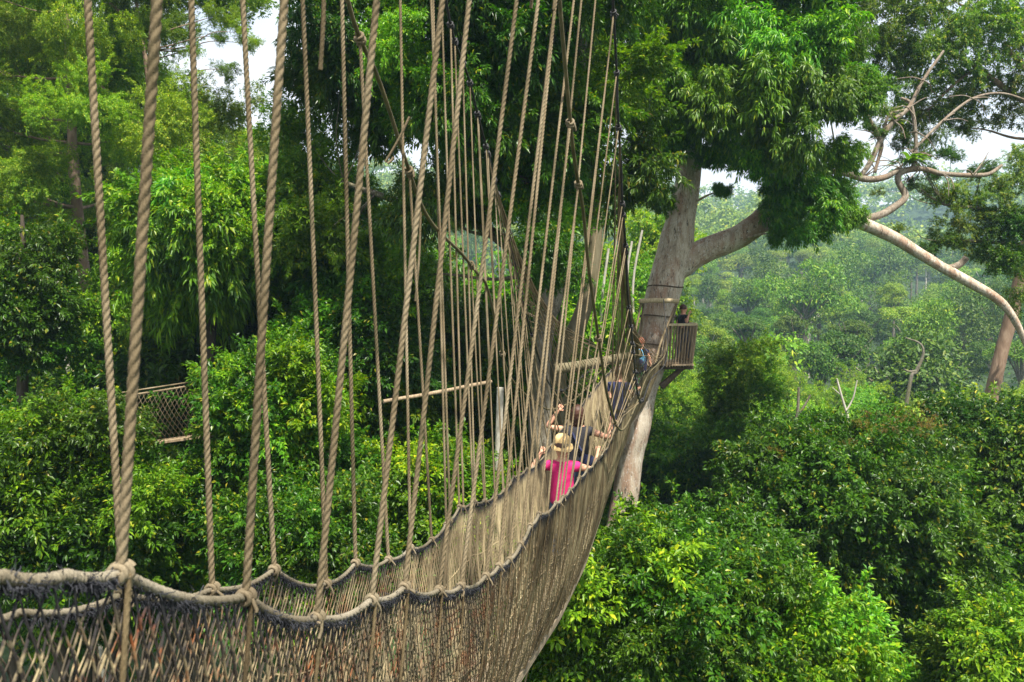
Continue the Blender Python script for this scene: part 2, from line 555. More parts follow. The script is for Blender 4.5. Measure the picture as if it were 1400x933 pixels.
protos('mango', 5, mat=G['mango'], clumps=13, ros=105, per=7, L=.21, W=.055, droop=.62, hang=.42, spread=.75)
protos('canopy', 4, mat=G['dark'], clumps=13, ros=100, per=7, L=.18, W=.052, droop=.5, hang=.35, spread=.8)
protos('dark', 5, mat=G['dark'], clumps=13, ros=125, per=7, L=.115, W=.052, droop=.28, hang=.2)
protos('bright', 5, mat=G['bright'], clumps=13, ros=115, per=7, L=.128, W=.053, droop=.3, hang=.2)
protos('yellow', 2, mat=G['yellow'], clumps=11, ros=80, per=7, L=.13, W=.058, droop=.25, hang=.15)
protos('fine', 4, mat=G['fine'], clumps=16, ros=150, per=9, L=.09, W=.03, droop=.3, hang=.25, gap=.2, cr=(.2, .4), out=(.2, 1.0))
protos('olive', 4, mat=G['olive'], clumps=26, ros=32, per=7, L=.13, W=.05, droop=.35, hang=.2, gap=.3, cr=(.12, .24), out=(.2, 1.1), shoots=60)
protos('red', 2, mat=G['red'], clumps=8, ros=12, per=6, L=.12, W=.052, droop=.1, hang=.1, gap=.2, shoots=20)


def bough(kind, p, R, parent, r):
    o = link('bough', PROTO[kind][r.integers(len(PROTO[kind]))], parent)
    s = R / RB
    o.matrix_parent_inverse.identity()
    pl = np.asarray(p) - np.array(parent.location)
    o.location = [float(c) for c in pl]
    o.rotation_euler = (float(r.uniform(-.25, .25)), float(r.uniform(-.25, .25)), float(r.uniform(0, 6.28)))
    o.scale = (s * float(r.uniform(.9, 1.12)), s * float(r.uniform(.9, 1.12)), s * float(r.uniform(.85, 1.1)))
    return o


def ground_z(x, y):
    x = np.asarray(x, dtype=np.float64); y = np.asarray(y, dtype=np.float64)
    z = np.interp(y, [-60, 0, 45, 72, 100, 150, 200, 290, 330, 430, 520, 700, 1500], [3, 0, 0, 11, 14, 18, 25, 39, 46, 66, 88, 100, 94])
    z = z + 12 * np.clip(-x / 120, -.3, 1.2) * np.clip((y - 40) / 200, 0, 1)
    z = z + 4 * np.sin(x * .021 + 1) * np.clip(y / 150, 0, 1) + 2.2 * np.sin(x * .05 + y * .043) + 11 * np.sin(x * .0125 + y * .016 + 2.) * np.clip((y - 120) / 200, 0, 1.2)
    return z


def limb(mb, P, R, seg=8, n=24, wob=.06, seed=0):
    q = np.hstack([np.asarray(P, dtype=np.float64), np.asarray(R, dtype=np.float64)[:, None]])
    q = spline(q, n)
    tube(mb, q[:, :3], np.maximum(q[:, 3], .004), seg, True, wob, seed=seed)
    return q


def branch_to(mb, q, targets, r, thick=.5, bend=.35):
    """limbs from the trunk samples q (x, y, z, radius) to the foliage centres"""
    for t in targets:
        t = np.asarray(t)
        dist = np.linalg.norm(q[:, :3] - t, axis=1) + 1.2 * np.maximum(q[:, 2] - t[2] + .3, 0)
        i = int(np.argmin(dist))
        s = q[i, :3]
        L = np.linalg.norm(t - s)
        if L < .2:
            continue
        r0 = min(q[i, 3] * thick, .03 + .022 * L)
        m1 = s * .65 + t * .35 + np.array([r.normal(0, .1), r.normal(0, .1), -.06]) * L * bend
        m2 = s * .3 + t * .7 + np.array([r.normal(0, .12), r.normal(0, .12), .08]) * L * bend
        limb(mb, [s, m1, m2, t], [r0, r0 * .75, r0 * .5, r0 * .2], 6, 14, .05, int(r.integers(1e6)))


def tree(name, label, cat, kind, trunk, bl, bark='dark', group=None, seed=0, extra=None, base=True, kind2=None, p2=0.0, thick=.5, limb_bark=None):
    """trunk: [(px,py,d,half width in px)] from the bottom up; bl: foliage [(px,py,d,radius in px)]"""
    r = np.random.default_rng(1000 + seed)
    P = [at(a, b, d) for a, b, d, w in trunk]
    R = [w * d / F for a, b, d, w in trunk]
    gz = float(ground_z(P[0][0], P[0][1]))
    if base and P[0][2] > gz + .5:
        drift = P[0] - P[1]
        k = (P[0][2] - gz)
        foot = np.array([P[0][0] + np.clip(drift[0] / max(-drift[2], .3), -.12, .12) * k, P[0][1], gz - .3])
        mid = foot * .5 + P[0] * .5
        P = [foot, foot + [0, 0, 1.2], mid] + P
        R = [R[0] * 2.1, R[0] * 1.5, R[0] * 1.15] + R
    root = thing(name, label, cat, P[0], group)
    mb = MB()
    q = limb(mb, P, R, 14, max(40, len(P) * 10), .07, seed)
    qs = [q]
    mb2 = MB() if limb_bark else mb
    for e_i, e in enumerate(extra or []):
        qs.append(limb(mb if e_i == 0 else mb2, [at(a, b, d) for a, b, d, w in e], [w * d / F for a, b, d, w in e], 10, len(e) * 7, .06, seed + len(qs)))
    bl = [q_ for q_ in bl if not (q_[2] < 17.5 and 195 - q_[3] * .7 < q_[0] < 292 + q_[3] * .75 and 520 - q_[3] * .8 < q_[1] < 608 + q_[3] * .7)]
    if name not in ('platform_tree', 'canopy_tree'):
        bl = [q_ for q_ in bl if not (14 < q_[2] < 27.5 and 838 - q_[3] * .9 < q_[0] < 886 + q_[3] * .9 and 540 - q_[3] * .8 < q_[1] < 685 + q_[3] * .6)]
    if name != 'airy_tree':
        bl = [q_ for q_ in bl if not (q_[2] < 27 and 70 - q_[3] * .5 < q_[0] < 134 + q_[3] * .6 and 235 - q_[3] * .3 < q_[1] < 475 + q_[3] * .5)]
    pts = [at(a, b, d) for a, b, d, w in bl]
    branch_to(mb, np.vstack(qs), pts, r, thick)
    mb.build('trunk', B[bark], root)
    if limb_bark: mb2.build('limb', B[limb_bark], root)
    for p, (a, b, d, w) in zip(pts, bl):
        kk = kind2 if (kind2 and r.random() < p2) else kind
        bough(kk, p, w * d / F, root, r)
    return root


def fill(px, d, yt, yb, w, n, seed, R=1.6, depth=.55, top='round'):
    """foliage centres that fill a crown seen at px, from photo row yt to yb, w px wide"""
    r = np.random.default_rng(5000 + seed)
    out = []
    rp = R * F / d
    a = max((yb - yt) / 2 - rp * .55, 5); b = max(w / 2 - rp * .55, 5)
    cy = (yt + yb) / 2
    wm = w / F * d
    for k in range(n):
        for _ in range(30):
            u, v, s = r.uniform(-1, 1, 3)
            rr = u * u + v * v + s * s
            if rr < 1 and rr > .28 * (s < .2):
                break
        if top == 'round':
            x, y = px + u * b, cy + v * a
        else:
            x, y = px + u * b, cy + (v if abs(v) < 1 else 0) * a
        out.append((x, y, d + s * wm * depth * .5 - .25 * abs(wm) * 0, rp * r.uniform(.75, 1.15)))
    return out


# ---- the tall tree that carries the platform
D0 = 25.0
pt_trunk = [(802, 980, D0, 24), (825, 800, D0, 20), (852, 700, D0, 18.5), (865, 600, D0, 20.5), (881, 520, D0, 22.5), (895, 450, D0, 23), (911, 385, D0, 22), (925, 335, D0, 22.5),
            (933, 290, D0, 18.5), (940, 250, D0, 16), (946, 200, D0, 14), (950, 140, D0, 12), (955, 60, D0 - .3, 9), (958, -60, D0 - .4, 6)]
main_limb = [(921, 372, D0, 17), (946, 352, D0, 18), (975, 338, D0 - .1, 17), (1005, 327, D0 - .2, 17), (1035, 305, D0 - .3, 16), (1060, 281, D0 - .3, 15), (1088, 268, D0, 13.5), (1130, 282, D0 + .4, 11),
             (1178, 305, D0 + .6, 9), (1210, 319, D0 + .7, 8.6), (1240, 336, D0 + .8, 8), (1280, 361, D0 + .8, 7.2), (1325, 386, D0 + .8, 7), (1362, 408, D0 + .8, 6), (1384, 432, D0 + .8, 5), (1402, 470, D0 + .9, 3.6), (1412, 510, D0 + 1, 2)]
up_limb = [(1165, 298, D0 + .5, 8), (1198, 296, D0 + .8, 7.5), (1226, 281, D0 + 1, 7), (1238, 268, D0 + 1.1, 6.4), (1228, 248, D0 + 1.2, 6), (1232, 236, D0 + 1.2, 6), (1258, 231, D0 + 1.3, 5.4), (1290, 238, D0 + 1.4, 5),
           (1330, 240, D0 + 1.6, 4.4), (1352, 238, D0 + 1.6, 4), (1370, 226, D0 + 1.7, 3)]
up_limb = [(a_, b_, c_, w_ * .68) for a_, b_, c_, w_ in up_limb]
low_limb = [(1120, 232, D0 + .6, 5), (1160, 238, D0 + .9, 6), (1182, 245, D0 + 1, 6.6), (1208, 243, D0 + 1.1, 6), (1232, 230, D0 + 1.2, 5)]
low_limb = [(a_, b_, c_, w_ * .68) for a_, b_, c_, w_ in low_limb]
fork_limb = [(1176, 242, D0 + 1, 5.5), (1190, 222, D0 + 1, 5.6), (1205, 190, D0 + 1.1, 5.2), (1222, 165, D0 + 1.2, 5.6), (1242, 148, D0 + 1.3, 4.2), (1262, 110, D0 + 1.5, 3.2), (1290, 70, D0 + 1.7, 2.4)]
fork_limb = [(a_, b_, c_, w_ * .68) for a_, b_, c_, w_ in fork_limb]
fork_b = [(1203, 192, D0 + 1.1, 4), (1198, 180, D0 + 1, 4), (1186, 160, D0 + .9, 3.4), (1170, 140, D0 + .6, 2.4)]
fork_b = [(a_, b_, c_, w_ * .8) for a_, b_, c_, w_ in fork_b]
fork_c = [(1196, 236, D0 + 1.1, 3), (1204, 205, D0 + 1.2, 2.6), (1214, 160, D0 + 1.2, 2.4), (1236, 150, D0 + 1.2, 1.5)]
fork_c = [(a_, b_, c_, w_ * .8) for a_, b_, c_, w_ in fork_c]
fork_d = [(1248, 232, D0 + 1.3, 3.6), (1252, 195, D0 + 1.4, 3.4), (1246, 145, D0 + 1.4, 3), (1232, 134, D0 + 1.4, 2)]
fork_d = [(a_, b_, c_, w_ * .8) for a_, b_, c_, w_ in fork_d]
twigs = []
for (a_, b_) in ((1190, 222), (1205, 190), (1222, 165), (1242, 148), (1262, 110), (1232, 230), (1258, 231), (1290, 238), (1330, 240), (1180, 243), (1248, 210), (1252, 180), (1290, 165), (1330, 135)):
    for _ in range(3):
        an_ = rng.uniform(0, 6.28); l_ = rng.uniform(14, 40); dd_ = rng.uniform(-.5, .5)
        twigs.append([(a_, b_, D0 + 1.1, 1.0), (a_ + l_ * .5 * math.cos(an_) + 3, b_ + l_ * .5 * math.sin(an_) - 3, D0 + 1.1 + dd_ * .5, .7), (a_ + l_ * math.cos(an_), b_ + l_ * math.sin(an_), D0 + 1.1 + dd_, .4)])
sweep = [(1246, 208, D0 + 1.4, 3), (1290, 165, D0 + 1.7, 2.8), (1330, 135, D0 + 2, 2.6), (1370, 128, D0 + 2.2, 2.2), (1410, 140, D0 + 2.4, 2)]
sweep = [(a_, b_, c_, w_ * .68) for a_, b_, c_, w_ in sweep]
stub = [(1295, 368, D0 + .8, 5), (1312, 362, D0 + .8, 4.6), (1322, 352, D0 + .7, 4.4)]
left_limb = [(905, 440, D0 - .1, 5), (893, 380, D0 - .4, 5), (880, 300, D0 - .8, 5), (868, 200, D0 - 1.2, 5), (860, 100, D0 - 1.6, 4)]
pt_b = [(905, 60, 24, 72), (975, 45, 23, 78), (1050, 55, 22.5, 78), (1118, 60, 23, 66), (1120, 120, 22.5, 66), (1045, 135, 22, 72), (962, 128, 22.5, 64), (888, 135, 23, 55),
        (1085, 195, 22.5, 62), (1152, 135, 23, 50), (1010, 195, 23, 46), (895, 215, 23.5, 44), (872, 262, 24, 34), (1088, 262, 23.2, 52), (1136, 268, 23.3, 48), (1108, 305, 23.5, 40),
        (1050, 225, 23, 46), (1145, 215, 23.5, 40), (1000, -45, 24, 80), (1100, -30, 23.5, 70), (880, -40, 24, 74), (948, 60, 25.5, 80), (1070, 10, 25.5, 80), (1150, 60, 25, 46),
        (925, 175, 23.8, 34), (978, 215, 24, 30), (902, 270, 23.9, 24), (1020, 90, 24, 80), (935, -10, 22.5, 70), (1060, 320, 23.6, 18), (1160, 300, 23.6, 28), (985, 262, 24.3, 16), (1175, 105, 23.3, 34), (944, 160, 22.8, 38), (930, 120, 22.5, 50)]
platform_tree = tree('platform_tree', 'pale thick-trunked tree carrying the wooden lookout platform, with a long limb bending down', 'tree', 'mango', pt_trunk, pt_b, 'platform', seed=1,
                     extra=[main_limb, up_limb, low_limb, fork_limb, fork_b, fork_c, fork_d, sweep, stub] + twigs, limb_bark='limb')

# ---- dark canopy tree behind the ropes
r_ = np.random.default_rng(21)
ct_b = []
for yy in range(-70, 400, 62):
    for xx in range(445, 870, 62):
        edge = (xx < 420 and yy > 240) or (yy > 300 and r_.random() < .45) or (xx > 820 and yy > 250)
        if edge or r_.random() < .08:
            continue
        ct_b.append((xx + r_.uniform(-26, 26), yy + r_.uniform(-24, 24), r_.uniform(16.5, 22), r_.uniform(64, 96)))
ct_trunk = [(722, 760, 20, 24), (733, 640, 20, 21), (742, 520, 20, 20), (745, 440, 20, 20), (742, 385, 20, 19), (738, 330, 20, 12), (722, 260, 20.2, 10), (700, 190, 20.3, 9), (655, 120, 20.2, 8), (620, 20, 20, 6), (600, -120, 20, 4)]
ct_trunk = [(a_ + 5 * math.sin(b_ * .021), b_, c_, w_ * (.72 + .1 * math.sin(b_ * .05))) for a_, b_, c_, w_ in ct_trunk]
ct_l1 = [(747, 440, 20, 14), (757, 400, 19.9, 13), (772, 320, 19.8, 12), (782, 230, 19.8, 11), (790, 120, 19.6, 9), (800, 0, 19.5, 6), (800, -90, 19.5, 4)]
ct_l1 = [(a_ + 5 * math.sin(b_ * .021), b_, c_, w_ * (.72 + .1 * math.sin(b_ * .05))) for a_, b_, c_, w_ in ct_l1]
ct_l2 = [(738, 390, 20, 11), (716, 375, 20, 10), (700, 340, 20.2, 9), (640, 300, 20.4, 7), (560, 280, 20.4, 5), (470, 250, 20.4, 3)]
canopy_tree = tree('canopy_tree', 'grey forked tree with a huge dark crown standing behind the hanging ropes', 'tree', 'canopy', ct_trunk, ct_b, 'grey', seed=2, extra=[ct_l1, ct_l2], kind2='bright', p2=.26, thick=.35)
# the second, mossy forked tree close behind
tree('forked_tree', 'mossy curved bough tree between the grey forked trunk and the platform', 'tree', 'bright',
     [(762, 760, 23, 13), (764, 620, 23, 12), (762, 540, 23, 12), (766, 490, 23, 12), (790, 445, 23, 12), (806, 390, 23, 11), (812, 300, 23, 11), (806, 215, 23, 10), (800, 130, 23, 8), (795, 40, 23, 6)],
     [(800, 120, 23, 60), (770, 60, 23.5, 70), (840, 150, 24, 40)], 'moss', seed=3)

# ---- airy tree, upper left
al_b = []
r_ = np.random.default_rng(22)
for yy in range(-60, 300, 55):
    for xx in range(-60, 330, 58):
        if 60 < xx < 145 and yy > 165:
            continue
        if xx > 225 and yy > 175 or (xx > 200 and yy > 0 and yy < 160) or (xx > 300 and yy > 150):
            continue
        al_b.append((xx + r_.uniform(-25, 25), yy + r_.uniform(-25, 25), r_.uniform(24, 30), r_.uniform(46, 68)))
al_b += [(235, 40, 27, 34), (232, 110, 27, 36), (262, 70, 27, 18), (262, 150, 27, 26), (300, 20, 27, 22), (300, 50, 27, 14), (330, 45, 27, 20), (310, 95, 27, 20), (345, 60, 28, 16)]
tree('airy_tree', 'tall airy tree with fine pale green leaves and a red-brown trunk', 'tree', 'fine',
     [(126, 620, 27, 8), (124, 500, 27, 8), (121, 430, 27, 8), (114, 360, 27, 7.5), (107, 300, 27, 7.5), (100, 220, 27, 6.5), (97, 150, 27, 5), (92, 60, 27, 4), (90, -60, 27, 2)], al_b, 'brown', seed=4,
     extra=[[(205, 170, 27, 3), (200, 90, 27, 3), (188, 40, 27, 2.6), (150, 5, 27, 2)], [(190, 45, 27, 2.2), (185, -20, 27, 2)], [(190, 170, 26.5, 2.6), (160, 140, 26.5, 2.4), (130, 112, 26.5, 2.2), (112, 106, 26.5, 2), (60, 108, 26.5, 1.6), (20, 104, 26.5, 1)],
            [(203, 172, 26.5, 3.2), (225, 180, 26.5, 2.6), (255, 195, 26.5, 1.6)]], thick=.4)

# ---- airy tree, upper right, leaning brown trunk
ar_b = [(1195, 25, 29, 46), (1245, 15, 29, 56), (1300, 30, 29, 56), (1360, 20, 29, 56), (1410, 40, 29, 50), (1225, 80, 29.5, 42), (1285, 90, 29.5, 46), (1345, 85, 29.5, 50), (1400, 95, 29.5, 50),
        (1265, 140, 30, 36), (1320, 130, 30, 38), (1375, 150, 30, 40), (1240, 175, 30, 26), (1275, 190, 29, 24), (1320, 175, 30, 22), (1250, -40, 30, 60), (1350, -40, 30, 60), (1165, 60, 31, 34), (1180, 110, 31, 26), (1175, 5, 30, 40), (1215, 120, 29, 34), (1250, 150, 29.5, 30), (1180, 150, 30, 26), (1290, 150, 29.5, 28), (1210, 60, 29, 36), (1262, 70, 29, 40)]
tree('leaning_tree', 'brown-barked leaning tree with sparse olive foliage, its bare trunk rising beside the bent limb', 'tree', 'olive',
     [(a_, b_, c_, w_ * .76) for a_, b_, c_, w_ in [(1338, 640, 30, 11.5), (1350, 570, 30, 11.5), (1362, 510, 30, 11), (1381, 440, 30, 11.5), (1397, 370, 30, 11), (1408, 300, 30, 10), (1416, 220, 30, 9), (1424, 150, 30, 8), (1430, 60, 30, 5), (1440, -60, 30, 3)]], ar_b, 'brown', seed=5,
     extra=[[(1428, 150, 30, 4), (1395, 135, 29.6, 4), (1362, 112, 29.4, 3.6), (1335, 92, 29.3, 3), (1300, 72, 29.2, 2.4), (1280, 62, 29.2, 1.6)], [(1335, 92, 29.4, 2), (1305, 115, 29.4, 2), (1270, 150, 29.4, 1.4)],
            [(1424, 120, 29, 4), (1400, 90, 28.8, 4), (1382, 72, 28.8, 3.4), (1372, 58, 28.8, 2)], [(1430, 80, 30, 3), (1390, 45, 29.6, 2.4), (1330, 15, 29.4, 2), (1310, 5, 29.4, 1.4)]], thick=.35)
tree('epiphyte_tree', 'dark-leaved tree at the frame edge whose sprays hang over the bent limb', 'tree', 'olive',
     [(1440, 700, 28, 10), (1436, 560, 28, 9), (1430, 420, 28, 8), (1425, 330, 28, 7), (1420, 240, 28, 5), (1415, 180, 28, 3)],
     [(1300, 262, 27, 30), (1335, 268, 27, 32), (1375, 255, 27, 40), (1255, 212, 26.6, 18), (1232, 196, 26.4, 15), (1196, 178, 26.2, 18), (1212, 150, 26.4, 20), (1180, 205, 26, 14), (1275, 236, 26.8, 16), (1300, 212, 27, 18), (1248, 250, 26.4, 12), (1200, 262, 26, 9), (1228, 312, 26, 12), (1342, 232, 27, 18), (1395, 300, 27, 46), (1355, 305, 27, 34), (1310, 302, 27, 26), (1275, 262, 27, 20), (1290, 325, 27, 24), (1270, 338, 27, 15), (1385, 350, 27, 46), (1345, 345, 27, 24), (1400, 215, 27, 34), (1405, 395, 28, 36), (1318, 335, 27, 18)],
     'grey', seed=6, extra=[[(1425, 300, 28, 4), (1390, 290, 27.5, 3), (1340, 285, 27, 2.4), (1290, 280, 27, 1.4)], [(1425, 350, 28, 4), (1385, 335, 27.4, 3), (1330, 330, 27, 2.2), (1285, 330, 27, 1.2)]], kind2='dark', p2=.5)

# ---- the wall of trees on the left and the bushes on the right:  px, d, top row, bottom row, width, n, kind, second kind, share, label
WALL = [
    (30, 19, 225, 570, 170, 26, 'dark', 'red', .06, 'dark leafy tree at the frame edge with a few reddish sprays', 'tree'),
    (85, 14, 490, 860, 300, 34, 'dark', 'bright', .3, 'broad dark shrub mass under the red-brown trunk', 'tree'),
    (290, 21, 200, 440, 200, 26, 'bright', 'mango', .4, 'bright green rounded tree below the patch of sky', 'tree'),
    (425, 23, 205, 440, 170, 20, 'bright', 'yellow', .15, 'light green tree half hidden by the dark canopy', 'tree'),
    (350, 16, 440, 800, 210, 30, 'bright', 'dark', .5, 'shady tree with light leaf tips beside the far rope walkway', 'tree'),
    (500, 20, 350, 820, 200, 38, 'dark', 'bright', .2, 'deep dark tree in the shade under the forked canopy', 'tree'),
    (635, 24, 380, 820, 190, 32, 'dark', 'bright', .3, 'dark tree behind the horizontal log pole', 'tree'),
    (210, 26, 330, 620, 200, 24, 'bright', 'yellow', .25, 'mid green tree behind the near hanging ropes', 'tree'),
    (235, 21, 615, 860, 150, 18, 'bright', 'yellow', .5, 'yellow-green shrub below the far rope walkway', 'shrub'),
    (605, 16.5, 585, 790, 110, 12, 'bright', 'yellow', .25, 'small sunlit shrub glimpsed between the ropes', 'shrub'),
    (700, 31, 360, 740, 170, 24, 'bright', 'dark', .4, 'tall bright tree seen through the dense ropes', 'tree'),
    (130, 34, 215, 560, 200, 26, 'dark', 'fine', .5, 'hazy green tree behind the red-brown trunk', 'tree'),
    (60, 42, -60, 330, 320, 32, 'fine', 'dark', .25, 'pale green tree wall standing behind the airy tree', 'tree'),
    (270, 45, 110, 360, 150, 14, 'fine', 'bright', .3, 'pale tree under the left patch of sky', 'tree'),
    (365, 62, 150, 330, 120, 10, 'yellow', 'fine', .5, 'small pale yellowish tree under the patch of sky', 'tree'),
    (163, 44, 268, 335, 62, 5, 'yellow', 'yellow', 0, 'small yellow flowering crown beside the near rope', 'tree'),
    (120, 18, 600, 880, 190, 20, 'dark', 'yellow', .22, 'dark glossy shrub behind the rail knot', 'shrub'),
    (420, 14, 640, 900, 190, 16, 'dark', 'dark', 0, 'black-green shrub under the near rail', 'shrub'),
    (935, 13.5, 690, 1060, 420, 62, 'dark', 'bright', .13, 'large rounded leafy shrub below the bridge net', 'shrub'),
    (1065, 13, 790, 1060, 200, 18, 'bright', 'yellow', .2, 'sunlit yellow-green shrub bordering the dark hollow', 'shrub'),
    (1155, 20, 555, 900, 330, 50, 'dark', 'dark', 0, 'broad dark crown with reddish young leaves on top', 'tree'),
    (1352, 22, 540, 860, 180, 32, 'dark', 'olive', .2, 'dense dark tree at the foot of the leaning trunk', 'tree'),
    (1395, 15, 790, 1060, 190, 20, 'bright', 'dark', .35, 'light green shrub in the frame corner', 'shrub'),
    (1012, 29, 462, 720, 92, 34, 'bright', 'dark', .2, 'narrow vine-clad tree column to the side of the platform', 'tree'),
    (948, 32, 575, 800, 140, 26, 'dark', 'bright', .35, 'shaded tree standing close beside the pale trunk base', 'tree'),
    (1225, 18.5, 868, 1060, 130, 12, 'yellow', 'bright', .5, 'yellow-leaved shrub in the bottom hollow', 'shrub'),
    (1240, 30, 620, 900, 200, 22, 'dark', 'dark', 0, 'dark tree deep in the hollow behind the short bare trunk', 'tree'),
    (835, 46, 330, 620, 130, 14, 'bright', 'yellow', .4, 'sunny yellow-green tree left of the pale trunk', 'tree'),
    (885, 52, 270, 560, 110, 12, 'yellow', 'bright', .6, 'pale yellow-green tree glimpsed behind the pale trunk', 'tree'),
]
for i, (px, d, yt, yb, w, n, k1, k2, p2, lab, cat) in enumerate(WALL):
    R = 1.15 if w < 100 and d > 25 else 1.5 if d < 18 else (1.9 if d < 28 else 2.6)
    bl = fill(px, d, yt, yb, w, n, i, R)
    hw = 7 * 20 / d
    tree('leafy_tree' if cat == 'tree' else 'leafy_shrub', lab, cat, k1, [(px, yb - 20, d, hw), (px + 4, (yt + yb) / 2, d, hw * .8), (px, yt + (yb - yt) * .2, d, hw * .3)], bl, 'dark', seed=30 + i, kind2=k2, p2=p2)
# reddish young shoots on the broad dark crown belong to it
host = [o for o in bpy.data.objects if o.get('label', '').startswith('broad dark crown')][0]
for (a, b, w) in ((1215, 572, 26), (1250, 568, 24), (1185, 590, 20), (1270, 590, 22), (1160, 610, 14), (1150, 640, 10), (1060, 620, 12)):
    bough('red', at(a, b, 18.6), w * 18.6 / F, host, rng)

# filler trees deeper in the forest, so that no gap opens onto nothing
r_ = np.random.default_rng(77)
k = 0
for d in (27, 34, 42):
    for px in range(-460, 800, 150):
        x = px + r_.uniform(-40, 40)
        dd = d + r_.uniform(-3, 3)
        yt = 330 - (60 if x < 250 else 0) + r_.uniform(-40, 50) + (60 if 320 < x < 420 else 0)
        tree('forest_tree', 'mid green forest tree filling the shade behind the nearer trees', 'tree', 'dark' if r_.random() < .6 else 'bright',
             [(x, yt + 420, dd, 5), (x + 3, yt + 200, dd, 4), (x, yt + 60, dd, 2)], fill(x, dd, yt, yt + 480, 190, 15, 300 + k, 3.0), 'dark', group='forest trees behind the wall of foliage', seed=300 + k)
        k += 1
for d in (32, 40, 49, 60):
    for px in range(880, 1560, 150):
        x = px + r_.uniform(-40, 40)
        dd = d + r_.uniform(-3, 3)
        yt = {32: 660, 40: 590, 49: 540, 60: 512}[d] + r_.uniform(-25, 30)
        tree('slope_tree', 'green leafy tree on the near slope below the valley', 'tree', ['dark', 'bright', 'fine'][r_.integers(3)],
             [(x, yt + 330, dd, 5), (x + 3, yt + 150, dd, 4), (x, yt + 60, dd, 2)], fill(x, dd, yt, yt + 330, 190, 13, 400 + k, 2.9), 'dark', group='trees on the near slope', seed=400 + k)
        k += 1

for (px, d, yt) in ((905, 50, 505), (965, 54, 520), (1030, 57, 505), (1100, 52, 530), (1180, 56, 520), (900, 62, 480), (985, 66, 478), (1070, 66, 486), (1290, 62, 500), (1390, 64, 496)):
    tree('slope_tree', 'green leafy tree on the near slope below the valley', 'tree', ['dark', 'bright', 'fine'][r_.integers(3)],
         [(px, yt + 330, d, 5), (px + 3, yt + 150, d, 4), (px, yt + 60, d, 2)], fill(px, d, yt, yt + 200, 130, 12, 600 + k, 2.6), 'dark', group='trees on the near slope', seed=600 + k)
    k += 1

# slender bare trunks
BARE = [
    ([(1162, 600, 40, 2), (1157, 565, 40, 1.9), (1150, 540, 40, 1.5), (1144, 518, 40, 1)], [[(1157, 562, 40, 1.2), (1166, 545, 40, 1.1), (1172, 520, 40, .7)], [(1151, 542, 40, .9), (1138, 530, 40, .5)]], 'white', 'forked white dead trunk among the slope crowns'),
    ([(1085, 600, 42, 2.4), (1090, 570, 42, 2.2), (1092, 530, 42, 1.6)], [[(1089, 572, 42, 1.8), (1100, 555, 42, 1.6), (1108, 540, 42, 1)]], 'grey', 'thin forked grey trunk left of the white dead trunk'),
    ([(1243, 530, 60, 2.6), (1252, 510, 60, 2.4), (1262, 485, 60, 2), (1258, 470, 60, 1.4), (1238, 462, 60, .8)], [[(1252, 508, 60, 2), (1242, 508, 60, 1.6), (1236, 505, 60, 1)]], 'grey', 'pale crooked trunk rising from the hazy valley trees'),
    ([(1240, 890, 23, 9), (1248, 870, 23, 9), (1256, 845, 23, 8), (1262, 820, 23, 7), (1266, 800, 23, 6)], [], 'grey', 'short leaning grey trunk in the dark hollow'),
    ([(92, 500, 24, 3), (86, 450, 24, 3), (80, 400, 24, 3), (74, 350, 24, 2.6), (71, 335, 24, 2)], [], 'white', 'slim white-barked trunk beside the red-brown trunk'),
    ([(66, 480, 25, 5), (60, 450, 25, 4.6), (55, 428, 25, 4)], [], 'brown', 'stubby grey-brown trunk among the left shrubs'),
    ([(680, 720, 17, 5.5), (682, 620, 17, 5.5), (684, 530, 17, 5)], [], 'white', 'straight pale post standing behind the ropes'),
]
for i, (tr, ex, bk, lab) in enumerate(BARE):
    tree('bare_trunk', lab, 'tree trunk', 'dark', tr, [], bk, seed=500 + i, extra=ex)

# ---- far trees on the valley slope
def far_crown(name, seed, mat, R=5.0, n=8000, size=.34, tall=.62, clumps=22, wide=1.0, lo=.16, hi=.46, skirt=0.0):
    """a crown seen from afar: uneven clumps at several heights with gaps between them"""
    r = np.random.default_rng(seed)
    mb = MB()
    cc = rand_dirs(r, clumps) * R * r.uniform(.15, .95, (clumps, 1))
    cc[:, :2] *= wide
    cc[:, 2] = cc[:, 2] * tall + r.normal(0, .12 * R, clumps)
    lean = r.normal(0, .12, 2)
    cc[:, :2] += lean * cc[:, 2:3]
    cr = R * (lo + (hi - lo) * r.random(clumps) ** 1.8)
    wts = cr ** 2 / (cr ** 2).sum()
    for c, q, wt in zip(cc, cr, wts):
        per = max(60, int(n * wt))
        d = rand_dirs(r, per)
        d[:, 2] = np.where(d[:, 2] < -.45, -d[:, 2], d[:, 2])
        rad = q * np.clip(1 - np.abs(r.normal(0, .24, per)), .25, 1.1)
        lump = np.sin(d[:, 0] * 5 + seed) * np.sin(d[:, 1] * 6 + seed * 2) * np.sin(d[:, 2] * 5)
        rad = rad * (1 + .28 * lump)
        p = c + d * rad[:, None] * np.array([1.15, 1.15, .72])
        p[:, 2] -= skirt * R * r.random(per) ** 3 * (d[:, 2] < .1)
        D = unit(d * .5 + rand_dirs(r, per) * .9 + np.array([0, 0, -.25]))
        N = unit(d * .8 + np.array([0, 0, .8]) + .6 * rand_dirs(r, per))
        leaf_set(mb, p, D, N, size * r.uniform(.5, 1.4, per), size * .5 * r.uniform(.7, 1.3, per), droop=.2, simple=True)
    return mb.mesh(name, mat)

